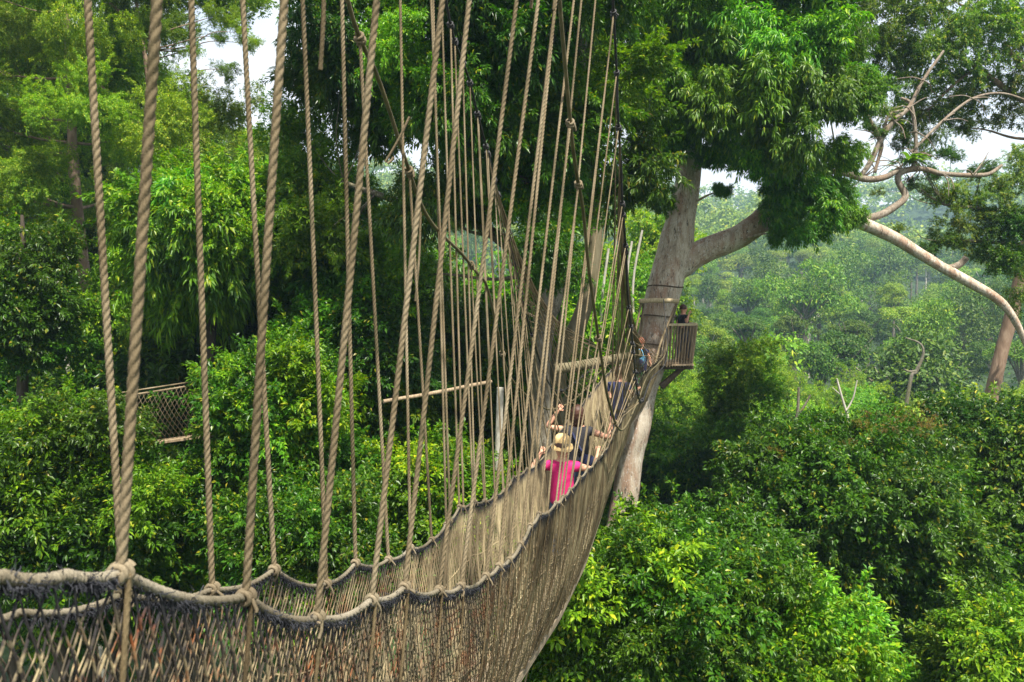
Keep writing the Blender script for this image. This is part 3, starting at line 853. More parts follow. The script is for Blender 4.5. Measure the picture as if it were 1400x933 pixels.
FAR = {}
SHAPES = (dict(tall=.7, clumps=20), dict(tall=1.35, wide=.62, clumps=26, skirt=.5), dict(tall=.32, wide=1.15, clumps=26, lo=.12, hi=.3), dict(tall=.9, wide=.8, clumps=14, lo=.15, hi=.55, skirt=.3))
for key in ('far', 'faryellow', 'fardark'):
    FAR[key] = [far_crown('crown_' + key, 900 + j + len(key) * 10, G[key], **sh_) for j, sh_ in enumerate(SHAPES)]
FAR_LABEL = {'far': ('mid green tree crown among many on the hazy valley slope', 'green trees on the valley slope'),
             'faryellow': ('pale yellow-green tree crown on the hazy valley slope', 'pale trees on the valley slope'),
             'fardark': ('deep green tree crown on the hazy valley slope', 'deep green trees on the valley slope')}
trunk_mb = MB()
limb(trunk_mb, [(0, 0, -18), (.1, .1, -9), (-.1, 0, -3), (0, 0, 1)], [.45, .33, .28, .12], 7, 18)
for a_ in range(6):
    c_, s_ = math.cos(a_ * 1.05), math.sin(a_ * 1.05)
    limb(trunk_mb, [(0, 0, -4), (c_ * 1.2, s_ * 1.2, -1.6), (c_ * 3, s_ * 3, .6 + .3 * (a_ % 3))], [.2, .14, .05], 5, 10)
far_trunk = [trunk_mb.mesh('trunk_far_grey', B['grey']), trunk_mb.mesh('trunk_far_pale', B['white'])]

spots = []
r_ = np.random.default_rng(5)
tries = 0
while len(spots) < 265 and tries < 60000:
    tries += 1
    d = 72 + 218 * r_.random() ** .75
    if r_.random() < .80:
        t = r_.uniform(.10, .72)
    else:
        t = r_.uniform(-.66, .12)
    x = t * d
    Rr = (2.4 + 4.6 * r_.random() ** 1.6) * (1 + d / 700)
    if all((x - a) ** 2 + (d - b) ** 2 > (.66 * (Rr + c)) ** 2 for a, b, c in spots):
        spots.append((x, d, Rr))
def top_row(d):
    """photo row at which the crowns end at that distance"""
    return np.interp(d, [55, 70, 100, 150, 200, 290], [505, 475, 440, 405, 375, 338])
for i, (x, d, Rr) in enumerate(spots):
    key = ['far', 'far', 'faryellow', 'fardark', 'fardark'][r_.integers(5)]
    gz = float(ground_z(x, d))
    left = x < .1 * d
    zt = at(700, top_row(d) + r_.uniform(-26, 30) - (24 if r_.random() < .16 else 0) - (70 if left else 0), d)[2]
    h = float(np.clip(zt - gz - Rr * .55, 6.0, 15.0))
    lab, grp = FAR_LABEL[key]
    root = thing('valley_tree', lab, 'tree', (x, d, gz), grp)
    s = Rr / 5.0
    tr = link('trunk', far_trunk[int(r_.random() < .3)], root)
    tr.matrix_parent_inverse.identity()
    tr.location = (0, 0, h); tr.scale = (s, s, (h + .5) / 18.0); tr.rotation_euler = (0, 0, r_.uniform(0, 6))
    cr = link('crown', FAR[key][r_.integers(4)], root)
    cr.matrix_parent_inverse.identity()
    cr.location = (0, 0, h); cr.rotation_euler = (0, 0, r_.uniform(0, 6.28))
    cr.scale = (s, s * r_.uniform(.85, 1.15), s * r_.uniform(.85, 1.4))

# the wood that covers the hill beyond, one mass
mbw = MB()
r_ = np.random.default_rng(6)
cnt = 0
d = 285.0
while d < 720:
    step = 8.5 + (d - 285) * .01
    for x in np.arange(-.72 * d, .74 * d, step):
        xx = x + r_.uniform(-3, 3); yy = d + r_.uniform(-4, 4)
        Rr = 3.0 + 5.5 * r_.random() ** 1.7
        gz = float(ground_z(xx, yy))
        zc = gz + r_.uniform(8, 16) + (7 if r_.random() < .12 else 0)
        n = 150 if d < 450 else 70
        dd = rand_dirs(r_, n); dd[:, 2] = np.abs(dd[:, 2]) * 1.0 - .35
        p = np.array([xx, yy, zc]) + dd * Rr * r_.uniform(.45, 1.1, (n, 1)) * np.array([1, 1, r_.uniform(.6, 1.5)])
        sz = 1.5 if d < 450 else 2.2
        leaf_set(mbw, p, unit(rand_dirs(r_, n) + dd * .3), unit(dd + np.array([0, 0, .5]) + .4 * rand_dirs(r_, n)), sz * r_.uniform(.6, 1.2, n), sz * .7 * r_.uniform(.7, 1.2, n), simple=True)
    d += step * .9
far_wood = mbw.build('far_wood', G['far'])
tag(far_wood, 'hazy wooded hill closing the valley under the pale sky', 'wood', None, 'stuff')

# ------------------------------------------------------------------ ground
gx = np.concatenate([np.linspace(-1500, -420, 14), np.linspace(-400, 400, 101), np.linspace(420, 1500, 14)])
gy = np.concatenate([np.linspace(-300, -70, 8), np.linspace(-60, 720, 131), np.linspace(760, 2400, 14)])
X, Y = np.meshgrid(gx, gy)
Z = ground_z(X, Y)
mb = MB()
nx = len(gx)
ii, jj = np.meshgrid(np.arange(len(gy) - 1), np.arange(nx - 1), indexing='ij')
q0 = (ii * nx + jj).reshape(-1)
mb.add(np.stack([X, Y, Z], -1).reshape(-1, 3), np.stack([q0, q0 + 1, q0 + nx + 1, q0 + nx], -1))
tag(mb.build('ground', M['earth']), kind='structure')

# ------------------------------------------------------------------ the rope bridge
def latR(d):
    d = np.asarray(d, dtype=np.float64)
    t = np.clip((d - 17) / 5, 0, 1)
    return -.83 + .21 * d + .32 * t * t * (3 - 2 * t)
def wid(d): return .57 + .03 * np.clip(np.asarray(d, dtype=np.float64) - 2, 0, 8)
def latL(d): return latR(d) - wid(d)
ZD = ([-3, 0, 2.5, 5.2, 7.6, 9.9, 12.8, 16, 20, 24.4], [-1.0, -1.5, -1.97, -2.50, -2.94, -3.19, -3.08, -2.84, -2.62, -2.0])
def zdeck(d): return EYE + np.interp(d, *ZD)

def on_rail(px, py, lat):
    """distance along the bridge at which a photo pixel meets the rail's vertical plane"""
    lo, hi = .3, 24.0
    for _ in range(60):
        m = (lo + hi) / 2
        if at(px, py, m)[0] > lat(m): lo = m
        else: hi = m
    return at(px, py, (lo + hi) / 2)

def rail_curve(kn, lat, far_z, near_z):
    pts = [on_rail(a, b, lat) for a, b in kn]
    d_end = pts[-1][1]
    ds = [d for d in np.arange(d_end + .4, 24.3, .5)]
    for j, d in enumerate(ds):
        pts.append(np.array([lat(d), d, EYE + np.interp(d, *far_z) + .02 * math.sin(j * 2.1)]))
    pre = [np.array([lat(d), d, EYE + z]) for d, z in near_z]
    return pre, pts

KR = [(165, 784), (336, 816), (433, 846), (508, 820), (553, 803), (600, 807), (630, 802), (664, 788), (682, 774), (696, 766), (712, 744), (725, 719), (737, 703), (760, 688), (770, 679), (779, 669), (792, 652), (803, 641), (816, 628), (826, 616), (834, 604)]
KL = [(28, 838), (168, 812), (290, 806), (375, 779), (446, 799), (486, 770), (531, 765), (561, 749), (590, 738), (610, 717), (628, 693), (647, 684), (662, 685), (677, 676), (689, 670), (702, 652), (720, 641), (736, 632), (750, 612), (765, 590), (778, 570)]
preR, kR = rail_curve(KR, latR, ([8, 11, 15, 18, 21, 24.4], [-1.55, -1.62, -1.62, -1.52, -1.42, -1.0]), ((-2.5, .6), (-1.5, .35), (-.6, .12), (.1, -.08), (.6, -.215)))
preR = preR + [on_rail(0, 788, latR), on_rail(90, 787, latR)]
preL, kL = rail_curve(KL, latL, ([9, 12, 15, 18, 21, 24.4], [-1.66, -1.68, -1.62, -1.52, -1.42, -1.0]), ((-2.5, .3), (-1.5, .1), (-.6, -.08), (.1, -.27), (.6, -.38), (1.1, -.50)))

def sagged(pre, kn, sag=.018):
    """knots stay where they are, the rope between hangs a little"""
    a = pre + kn
    out = []
    for p, q in zip(a[:-1], a[1:]):
        L = np.linalg.norm(q - p)
        for t in np.linspace(0, 1, 8, endpoint=False):
            m = p * (1 - t) + q * t
            m = m - np.array([0, 0, 1]) * sag * min(L / .3, 1.6) * 4 * t * (1 - t)
            out.append(m)
    out.append(a[-1])
    return np.array(out)

railR, railL = sagged(preR, kR), sagged(preL, kL)

bridge = thing('rope_bridge', 'long sagging rope canopy bridge of knotted netting, handrails and hanging ropes', 'rope bridge', (0, 12, float(zdeck(12))))

def netting(rail, side, nv=26):
    """diamond netting between handrail and deck edge"""
    mb = MB()
    dd = rail[:, 1]
    half = .14
    step = .034
    s_len = np.concatenate([[0], np.cumsum(np.linalg.norm(np.diff(rail, axis=0), axis=1))])
    total = s_len[-1]
    v = np.linspace(0, 1, nv)
    slant = .62
    def surf(s, vv):
        x = np.interp(s, s_len, rail[:, 0]); y = np.interp(s, s_len, rail[:, 1]); z = np.interp(s, s_len, rail[:, 2])
        cx = latR(y) - wid(y) / 2 - .07 + side * half
        zb = zdeck(y)
        bulge = .10 * np.sin(np.pi * vv) * (1 + .3 * np.sin(y * 2.3))
        fold = .018 * np.sin(y * 21 + 2 * np.sin(y * 3.1)) * vv
        xx = x * (1 - vv) + cx * vv + side * (bulge * .45 + fold)
        zz = z * (1 - vv) + zb * vv - .03 * np.sin(np.pi * vv)
        return np.stack([xx, y - side * .2 * bulge, zz], -1)
    for fam in (1, -1):
        s0 = np.arange(-slant, total + slant, step)
        s0 = s0 + rng.normal(0, .004, len(s0))
        Sg = s0[:, None] + fam * slant * v[None, :]
        zig = .003 * np.where(np.arange(nv) % 2 == 0, 1, -1)[None, :]
        Sg = Sg + zig + rng.normal(0, .0028, Sg.shape)
        Vg = np.broadcast_to(v[None, :], Sg.shape)
        okk = (Sg.min(1) > 0) & (Sg.max(1) < total)
        Sg = np.clip(Sg, 0, total)
        P = surf(Sg, Vg)
        P[..., 0] += fam * .003 * side
        rad = np.where(rng.random(len(s0)) < .5, .0022, .0029)[:, None] * np.ones((1, nv)) * np.clip(.95 + .02 * P[..., 1], .95, 1.15)
        batch_tubes(mb, P, rad, 4, attr=Vg, ref=(side * 1.0, -.2, .15))
    # a few thicker length-wise cords hold the net in shape
    for vv in (.33, .66, .985):
        ss = np.linspace(0, total, 420)
        P = surf(ss, np.full(420, vv))
        batch_tubes(mb, P[None], np.full((1, 420), .0045), 5, attr=np.full((1, 420), vv), ref=(side, 0, .2))
    return mb, surf, s_len

mR, surfR, sR = netting(railR, 1)
mL, surfL, sL = netting(railL, -1)
mR.build('side_net', M['net'], bridge, 'hang')
mL.build('side_net', M['net'], bridge, 'hang')

for rail in (railR, railL):
    mb = MB()
    rope(mb, rail, .0098, .065, 9, 12)
    hr = mb.build('handrail_rope', M['rail'], bridge)
    # cord wound round the first metres of the rail
    mb = MB()
    q = rail[rail[:, 1] < 1.22]
    L = np.linalg.norm(np.diff(q, axis=0), axis=1).sum()
    n = int(L / .0074 * 8)
    qq = resample(q, n)
    T, U, V = frames(qq)
    an = np.arange(n) / 8 * 2 * np.pi
    rr = .0060 + .0005 * np.sin(np.arange(n) * .013)
    helix = qq + rr[:, None] * (np.cos(an)[:, None] * U + np.sin(an)[:, None] * V)
    tube(mb, helix, .0037, 6, False)
    mb.build('wound_cord', M['rail'], hr)
    # frayed blue-grey twine along the underside
    mb = MB()
    near = rail[(rail[:, 1] > -.5) & (rail[:, 1] < 9)]
    nh = 15000
    idx = rng.uniform(0, len(near) - 1.01, nh)
    clump = np.sin(idx * .8) + .8 * np.sin(idx * .37 + 1) + .5 * np.sin(idx * 2.9)
    idx = idx[clump > rng.uniform(-1.6, 1.3, nh)]
    i0 = idx.astype(int)
    base = near[i0] + (near[i0 + 1] - near[i0]) * (idx - i0)[:, None]
    off = unit(rng.normal(size=(len(idx), 3)) + np.array([0, 0, -1.7]))
    base = base + off * .010
    ln = rng.uniform(.006, .022, len(idx))[:, None]
    tip = base + unit(off + .6 * rng.normal(size=off.shape)) * ln
    mid = (base + tip) / 2 + rng.normal(0, .003, base.shape)
    batch_tubes(mb, np.stack([base, mid, tip], 1), np.array([[.0011, .0009, .0003]]), 3)
    mb.build('frayed_twine', M['fray'], hr)

# upper cables
def cable_pts(px, lat, far):
    out = [on_rail(a, b, lat) for a, b in px]
    first, second = out[0], out[1]
    up = unit(first - second)
    ext = []
    for k_ in (7, 4.5, 2.4, 1.0):
        ext.append(np.array([lat(first[1] - k_ * .55), first[1] - k_ * .55, first[2] + k_ * .83]))
    tail = [np.array([lat(d) * (1 - t) + (4.2) * t, d, EYE + z]) for d, z, t in far]
    return np.array(ext + out + tail)

L1px = [(475, 0), (515, 102), (535, 160), (553, 215), (585, 298), (631, 347), (651, 372), (666, 393), (681, 456), (699, 518), (740, 556)]
R1px = [(765, 0), (770, 60), (782, 190), (789, 242), (797, 286), (805, 368), (815, 440), (822, 488), (833, 552)]
R2px = [(838, 0), (843, 97), (845, 160), (849, 226), (851, 280), (856, 345), (858, 400), (862, 440)]
L2px = [(615, 30), (640, 105), (655, 165), (669, 218), (692, 312), (705, 370), (722, 440), (748, 520)]
cR1 = cable_pts(R1px, lambda d: latR(d) + .15, [(9.5, -1.5, 0), (13, -1.56, 0), (17, -1.5, 0), (21, -1.2, .1), (23.6, .1, .4)])
cR2 = cable_pts(R2px, lambda d: latR(d) + .25, [(11.5, -1.4, 0), (16, -1.5, 0), (20, -1.3, .1), (23.6, .12, .5)])
cL1 = cable_pts(L1px, lambda d: latL(d) - .12, [(11.5, -1.5, 0), (14, -1.6, 0), (18, -1.45, 0), (21, -1.2, 0), (23.6, .1, .1)])
cL2 = cable_pts(L2px, lambda d: latL(d) - .25, [(13, -1.4, 0), (17, -1.4, 0), (21, -1.2, 0), (23.6, .12, .1)])
CURVES = {}
for key, pts, rad, mt in (('R1', cR1, .0135, 'cable'), ('R2', cR2, .0125, 'black_cable'), ('L1', cL1, .0125, 'cable'), ('L2', cL2, .0115, 'black_cable')):
    q = spline(pts, 260)
    CURVES[key] = q
    mb = MB()
    rope(mb, q, rad, .05, 6, 9)
    mb.build('upper_cable', M[mt], bridge)

def on_cable(key, d):
    q = CURVES[key]
    o = np.argsort(q[:, 1])
    return np.array([np.interp(d, q[o, 1], q[o, 0]), d, np.interp(d, q[o, 1], q[o, 2])])

def knot_mesh(mb, p, ax, r=.0105, size=1.0):
    """a few turns of rope wrapped round a point, with a loose loop"""
    ax = unit(ax)
    u = unit(np.cross(ax, [.3, .2, 1.0])); v = np.cross(ax, u)
    n = 46
    t = np.linspace(0, 3 * 2 * np.pi, n)
    ph = rng.uniform(0, 6.28)
    R = size * r * (1.75 + .25 * np.sin(t * .5))
    P = p + ax * (np.linspace(-1, 1, n) * r * 2.3 * size)[:, None] + R[:, None] * (np.cos(t + ph)[:, None] * u + np.sin(t + ph)[:, None] * v)
    tube(mb, P, r * .8 * size, 7)
    t = np.linspace(0, 2 * np.pi, 16)
    tilt = unit(u + .5 * ax)
    P2 = p + (r * 2.3 * size) * (np.cos(t)[:, None] * tilt + np.sin(t)[:, None] * v)
    tube(mb, P2, r * .75 * size, 7)
    e = unit(np.array([rng.normal(0, .4), rng.normal(0, .4), -1]))
    tube(mb, np.array([p + u * r * 2, p + u * r * 2.6 + e * .02, p + u * r * 2.3 + e * rng.uniform(.022, .045) * size]), r * .6, 6)

TOP_R = [215, 392, 514, 605, 641, 704, 736, 760, 778, 795, 806]      # photo column at the upper edge of the near ropes
TOP_L = [None, 120, 262, 333, 413, 468, 510, 545, 566, 576]
rope_count = 0
def suspender(side, p, top, surf, s_at, extra_down=True):
    """one hanging rope: from the cable down to the handrail, and on down the net"""
    global rope_count
    d = p[1]
    mb = MB()
    pt = 14 if d < 2.6 else (9 if d < 6 else 6)
    pf = 12 if d < 6 else 9
    r = (.0080 if side > 0 else .0092) * float(np.interp(d, [3.5, 7.0], [1.06, .78]))
    nb = 10
    t = np.linspace(0, 1, nb)[:, None]
    line = p * (1 - t) + top * t
    line += (np.array([rng.normal(0, .003), rng.normal(0, .003), 0]) * np.sin(np.pi * t))
    rope(mb, line, r, .066, pt, pf)
    vv = np.linspace(.0, 1, 12)
    sv = surf(np.full(12, s_at), vv)
    sv[:, 0] += side * .012
    o = mb.build('suspender_rope', M['rope'], bridge)
    mb = MB()
    rope(mb, sv, r * .62, .05, max(5, pt - 4), 9)
    mb.build('net_cord', M['cord'], o)
    kb = MB()
    knot_mesh(kb, p, np.array([.2, 1.0, 0]), r * .78)
    kb.build('knot', M['knot'], o)
    rope_count += 1
    return o

def station(rail, s_len, p):
    return float(np.interp(p[1], rail[:, 1], s_len))

# right hand ropes
allR = kR
allL = kL
knots_on = {'R1': [], 'R2': [], 'L1': [], 'L2': []}
def ropes(kn, side):
    rail, s_len, surf = (railR, sR, surfR) if side > 0 else (railL, sL, surfL)
    tops = TOP_R if side > 0 else TOP_L
    first = 0
    used = 0
    last = -9
    for i, p in enumerate(kn):
        d = p[1]
        if d > 10.5 and d - last < .55 or d > 23.4:
            continue
        last = d
        j = i - first
        if 0 <= j < len(tops) and tops[j] is None: continue
        if 0 <= j < len(tops) and tops[j] is not None:
            a = at(tops[j], 0, d * (1.0 if side < 0 else 1.0 + .03 * max(j - 2, 0)))
            top = p + (a - p) * (1.6 if d < 3 else 1.25)
            key = None
            c1 = ('R1' if side > 0 else 'L1')
            if d > 3.6:
                key = c1 if j % 2 == 0 else c1[0] + '2'
                if side > 0:
                    top = on_cable(key, d + (.75 if key == 'R1' else 1.9))
                else:
                    top = on_cable(key, d + (.0 if key == 'L1' else .6))
        elif j < 0:
            top = p + np.array([side * .15, .1, 3.2])
            key = None
        else:
            key = ('R' if side > 0 else 'L') + ('2' if (i % 3 or d > 9.6) else '1')
            sh = {'R1': .6, 'R2': 1.4, 'L1': .1, 'L2': .5}[key] * np.clip((12.5 - d) / 6, 0, 1)
            top = on_cable(key, min(d + sh, 23.4))
            if top[2] < p[2] + .12:
                key = key[0] + '2'; top = on_cable(key, min(d + sh, 23.4))
            if top[2] < p[2] + .12:
                top = p + np.array([side * .05, 0, .25 + .2 * rng.random()])
        suspender(side, p, top, surf, station(rail, s_len, p))
        if key: knots_on[key].append(top)
ropes(allR, 1)
ropes(allL, -1)
# in-between ropes, hung from the outer cables, thicken the curtain of the middle span
def between(side, ds, key, shift):
    rail, s_len, surf = (railR, sR, surfR) if side > 0 else (railL, sL, surfL)
    for d in ds:
        z = float(np.interp(d, rail[:, 1], rail[:, 2])); x = float(np.interp(d, rail[:, 1], rail[:, 0]))
        p = np.array([x, d, z])
        top = on_cable(key, d + shift + rng.normal(0, .12))
        if top[2] < z + .3: continue
        suspender(side, p, top, surf, station(rail, s_len, p))
        knots_on[key].append(top)
between(1, np.arange(5.0, 9.6, .52), 'R2', 1.3)
between(-1, np.arange(5.2, 9.4, .36), 'L2', .5)
# the closest-packed ropes of the far half, a curtain nobody could count
mb = MB()
for side, key, lo_, hi_ in ((1, 'R2', 7.2, 9.7), (-1, 'L2', 7.6, 10.0)):
    rail = railR if side > 0 else railL
    for d in np.arange(9.6, 21.5, .26 if side > 0 else .42):
        p = np.array([np.interp(d, rail[:, 1], rail[:, 0]), d, np.interp(d, rail[:, 1], rail[:, 2])])
        top = on_cable(key, float(np.interp(d, [9.6, 21.5], [lo_, hi_])) + rng.normal(0, .12))
        t = np.linspace(0, 1, 8)[:, None]
        rope(mb, p * (1 - t) + top * t + rng.normal(0, .004, (8, 3)), .0066, .066, 5, 7)
tag(mb.build('rope_curtain', M['rope'], bridge), kind='stuff')
# knots on the cables
for key, pts in knots_on.items():
    cab = [o for o in bridge.children if o.name.startswith('upper_cable')][['R1', 'R2', 'L1', 'L2'].index(key)]
    for p in pts:
        if p[1] > 16: continue
        kb = MB()
        knot_mesh(kb, p, np.array([.2, .75, -.6]), .0105, 1.0 if key[1] == '1' else .95)
        kb.build('knot', M['knot'] if key[1] == '1' else M['black_cable'], cab)
# loose rope tails
for (a0, b0, a1, b1, d) in ((443, -40, 438, 96, 2.6), (538, 215, 530, 224, 4.4), (560, 160, 527, 222, 4.5), (727, -40, 726, 12, 3.6), (757, -30, 757, 14, 3.8), (575, 290, 568, 412, 4.9), (735, 850, 716, 940, 7.2), (770, 795, 768, 820, 8.0)):
    mb = MB()
    rope(mb, spline([at(a0, b0, d), at((a0 + a1) / 2 + 1.5, (b0 + b1) / 2, d), at(a1, b1, d)], 12), .0085, .06, 8, 9)
    mb.build('rope_tail', M['rope'], bridge)
# plank walk at the bottom of the netting, in ladder-long lengths
dv = unit(np.array([.21, 1.0, 0]))
for a_ in np.arange(-2.5, 24.0, 2.65):
    mb = MB()
    ds = np.linspace(a_ + .01, min(a_ + 2.64, 24.3), 9)
    cx = latR(ds) - wid(ds) / 2 - .07
    C = np.stack([cx, ds, zdeck(ds) - .03], -1)
    sd = np.array([.9787, -.2055, 0])
    hw, th = .15, .02
    ring = np.stack([C + sd * hw + [0, 0, th], C - sd * hw + [0, 0, th], C - sd * hw - [0, 0, th], C + sd * hw - [0, 0, th]], 1)
    mb.add(ring.reshape(-1, 3), ring_faces(9, 4), False)
    mb.add(ring[[0, -1]].reshape(-1, 3), [[3, 2, 1, 0], [4, 5, 6, 7]], False)
    for s_ in (-1, 1):
        tube(mb, C + sd * s_ * .125 - [0, 0, .045], .02, 8)
    mb.build('walkway_plank', M['plank'], bridge)

# ------------------------------------------------------------------ lookout platform round the pale trunk
plat = thing('lookout_platform', 'weathered wooden platform with a slatted railing built round the pale trunk', 'platform', at(925, 498, D0))
pc = at(900, 470, D0)
zt, zb = at(930, 443, D0)[2], at(930, 497, D0)[2]
xl, xr = at(899, 470, D0)[0], at(939, 470, D0)[0]
yb_, yf_ = D0 + 1.25, D0 - .95
def bar(mb, a, b, w, h, upv=(0, 0, 1)):
    a, b = np.asarray(a, dtype=np.float64), np.asarray(b, dtype=np.float64)
    t = unit(b - a)
    s = np.cross(t, np.asarray(upv, dtype=np.float64))
    s = unit(s) if np.linalg.norm(s) > .05 else np.array([1.0, 0, 0])
    u = np.cross(s, t)
    box(mb, (a + b) / 2, (b - a) / 2, s * w / 2, u * h / 2)
floor_z = zb + .02
for k_ in range(9):
    mb = MB()
    y0 = yf_ + (yb_ - yf_) * (k_ + .5) / 9
    x0 = -.55 + xl - .2
    if abs(y0 - D0) < .72: x0 = xl + .18
    bar(mb, (x0, y0, floor_z), (xr + .02, y0, floor_z), .22, .05)
    mb.build('floor_board', M['wood'], plat)
cor = [(xl + .1, yf_), (xr, yf_ + .25), (xr + .08, D0 + .5), (xr - .1, yb_)]
flare = 1.06
for (x0, y0), (x1, y1) in zip(cor[:-1], cor[1:]):
    cx, cy = xl - .1, D0
    fl = lambda x, y, z: (cx + (x - cx) * (1 + .10 * (z - floor_z)), cy + (y - cy) * (1 + .10 * (z - floor_z)), z)
    n = max(3, int(math.hypot(x1 - x0, y1 - y0) / .088))
    for q in range(n + 1):
        t = q / n
        x, y = x0 + (x1 - x0) * t, y0 + (y1 - y0) * t
        mb = MB()
        bar(mb, fl(x, y, floor_z - .06), fl(x, y, zt - .02), .07, .028, (x1 - x0, y1 - y0, 0))
        mb.build('railing_slat', M['wood'], plat)
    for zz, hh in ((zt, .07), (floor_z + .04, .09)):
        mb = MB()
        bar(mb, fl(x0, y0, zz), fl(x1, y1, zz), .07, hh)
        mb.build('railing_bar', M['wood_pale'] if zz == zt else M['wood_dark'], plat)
for (a, b) in (((942, 496, D0 - .4), (903, 528, D0 - .6)), ((942, 494, D0 + .8), (905, 530, D0 + .5))):
    mb = MB()
    bar(mb, at(*a), at(*b), .13, .13)
    mb.build('brace', M['wood_dark'], plat)
mb = MB(); bar(mb, (xl - .6, D0 - .7, floor_z - .09), (xr + .05, D0 - .7, floor_z - .09), .1, .12); mb.build('joist', M['wood_dark'], plat)
mb = MB(); bar(mb, (xl - .6, D0 + .9, floor_z - .09), (xr + .05, D0 + .9, floor_z - .09), .1, .12); mb.build('joist', M['wood_dark'], plat)
# iron-strapped poles, ropes tied round the trunk
mb = MB(); tube(mb, spline([at(874, 412, D0 - 1.1), at(900, 411, D0 - 1.1), at(928, 412, D0 - 1.1)], 14), .075, 10, True, .04); tag(mb.build('cross_pole', M['wood_pale']), 'pale horizontal pole lashed across the pale trunk above the platform', 'pole')
for (a, b, c) in (((926, 413, D0 - 1.05), (903, 470, D0 - 1.6), (884, 548, D0 - 3.5)), ((877, 413, D0 - 1.05), (866, 470, D0 - 2), (855, 545, D0 - 5)), ((926, 413, D0 - 1.0), (912, 460, D0 - 1.0), (906, 500, D0 - 1.0)), ((880, 413, D0 - 1), (876, 460, D0 - 1), (872, 500, D0 - 1.2))):
    mb = MB(); rope(mb, spline([at(*a), at(*b), at(*c)], 20), .035, .2, 6, 9); mb.build('anchor_rope', M['rope'], bridge)
for yy, rr in ((392, 22.6), (432, 23.2), (470, 23.4)):
    mb = MB()
    t = np.linspace(0, 2 * np.pi, 40)
    cx = np.interp(yy, [385, 450, 520], [911, 895, 881])
    c = at(cx, yy, D0)
    P = c + (rr * D0 / F * 1.07) * np.stack([np.cos(t), np.sin(t), .06 * np.sin(2 * t)], -1)
    tube(mb, P, .022, 6)
    mb.build('trunk_band', M['wood_dark'], platform_tree)
# wooden beams and poles on the way
mb = MB(); tube(mb, spline([at(758, 506, 18.6), at(810, 497, 18.8), at(862, 487, 19.2), at(874, 484, 19.4)], 24), np.linspace(.125, .10, 24), 12, True, .05, seed=3)
tag(mb.build('wooden_beam', B['moss']), 'thick rough beam running from the grey fork towards the platform behind the ropes', 'beam')
mb = MB(); tube(mb, spline([at(524, 549, 13.5), at(590, 538, 14), at(672, 522, 14.6)], 24), .034, 10, True, .10, seed=4)
tag(mb.build('log_pole', M['wood']), 'thin pale log pole hanging level behind the ropes', 'pole')
for i, (a, b, c_, d_, d, lab) in enumerate(((878, 315, 866, 382, 38, 'thin white pole beside the pale trunk, nearer to it'), (864, 330, 858, 372, 39, 'thin white pole beside the pale trunk, shorter one'), (832, 340, 822, 420, 34, 'slim pale stick slanting behind the dense ropes'))):
    mb = MB(); tube(mb, spline([at(c_, d_ + 60, d), at(c_, d_, d), at(a, b, d)], 14), .055, 7, True, .05)
    tag(mb.build('thin_pole', B['white']), lab, 'pole')

# ---- the other walkway, far left
wk = thing('net_walkway', 'second netted walkway half hidden among leaves beyond the near ropes', 'rope bridge', at(245, 560, 16))
mb = MB()
A0, A1, A2, A3 = at(150, 545, 15.8), at(400, 500, 17), at(150, 612, 15.9), at(400, 578, 17.1)
n = 64
tt = np.linspace(0, 1, n)
v = np.linspace(0, 1, 14)
for fam in (1, -1):
    s = np.linspace(-.3, 1.3, 66)[:, None] + fam * .16 * v[None, :]
    s = np.clip(s, 0, 1)
    Pn = (A0 + (A1 - A0) * s[..., None]) * (1 - v[None, :, None]) + (A2 + (A3 - A2) * s[..., None]) * v[None, :, None]
    Pn = Pn + np.array([0, -.15, 0]) * np.sin(np.pi * v)[None, :, None]
    batch_tubes(mb, Pn, .0048, 3, attr=np.broadcast_to(v[None, :] * .8 + .2, s.shape), ref=(0, 1, .1))
mb.build('side_net', M['rope'], wk)
for a, b, r0 in ((A0, A1, .022), (A0 + [0, .5, .06], A1 + [0, .5, .06], .018)):
    mb = MB(); rope(mb, spline([a, (a + b) / 2 - [0, 0, .04], b], 30), r0, .1, 6, 9); mb.build('handrail_rope', M['rope'], wk)
mb = MB(); bar(mb, A2 - [0, 0, .02], A3 - [0, 0, .02], .3, .05); mb.build('walkway_plank', M['wood'], wk)

# ---- fern that grows on the bent limb
def fern(p, R, lab):
    mb = MB()
    n = 34
    for k_ in range(n):
        a = rng.uniform(0, 6.28); el = rng.uniform(.15, 1.2)
        dr = np.array([math.cos(a) * math.cos(el), math.sin(a) * math.cos(el), math.sin(el)])
        L = R * rng.uniform(.7, 1.1)
        t = np.linspace(0, 1, 7)[:, None]
        c = p + dr * L * t + np.array([0, 0, -.55 * L]) * t ** 2
        sd = unit(np.cross(dr, [0, 0, 1.0])) * (R * .08 * np.sin(np.pi * np.clip(t * .92 + .06, 0, 1)))
        ring = np.stack([c + sd, c + [0, 0, -.02 * R], c - sd], 1)
        i = np.arange(6)[:, None] * 3
        mb.add(ring.reshape(-1, 3), np.concatenate([np.hstack([i, i + 1, i + 4, i + 3]), np.hstack([i + 1, i + 2, i + 5, i + 4])]))
    tag(mb.build('epiphyte_fern', G['olive']), lab, 'fern')
fern(at(1245, 222, D0 + 1.2), .95, 'big nest fern growing on the bent limb fork')
fern(at(1223, 168, D0 + 1.2), .45, 'small fern tuft on the rising limb above the nest fern')

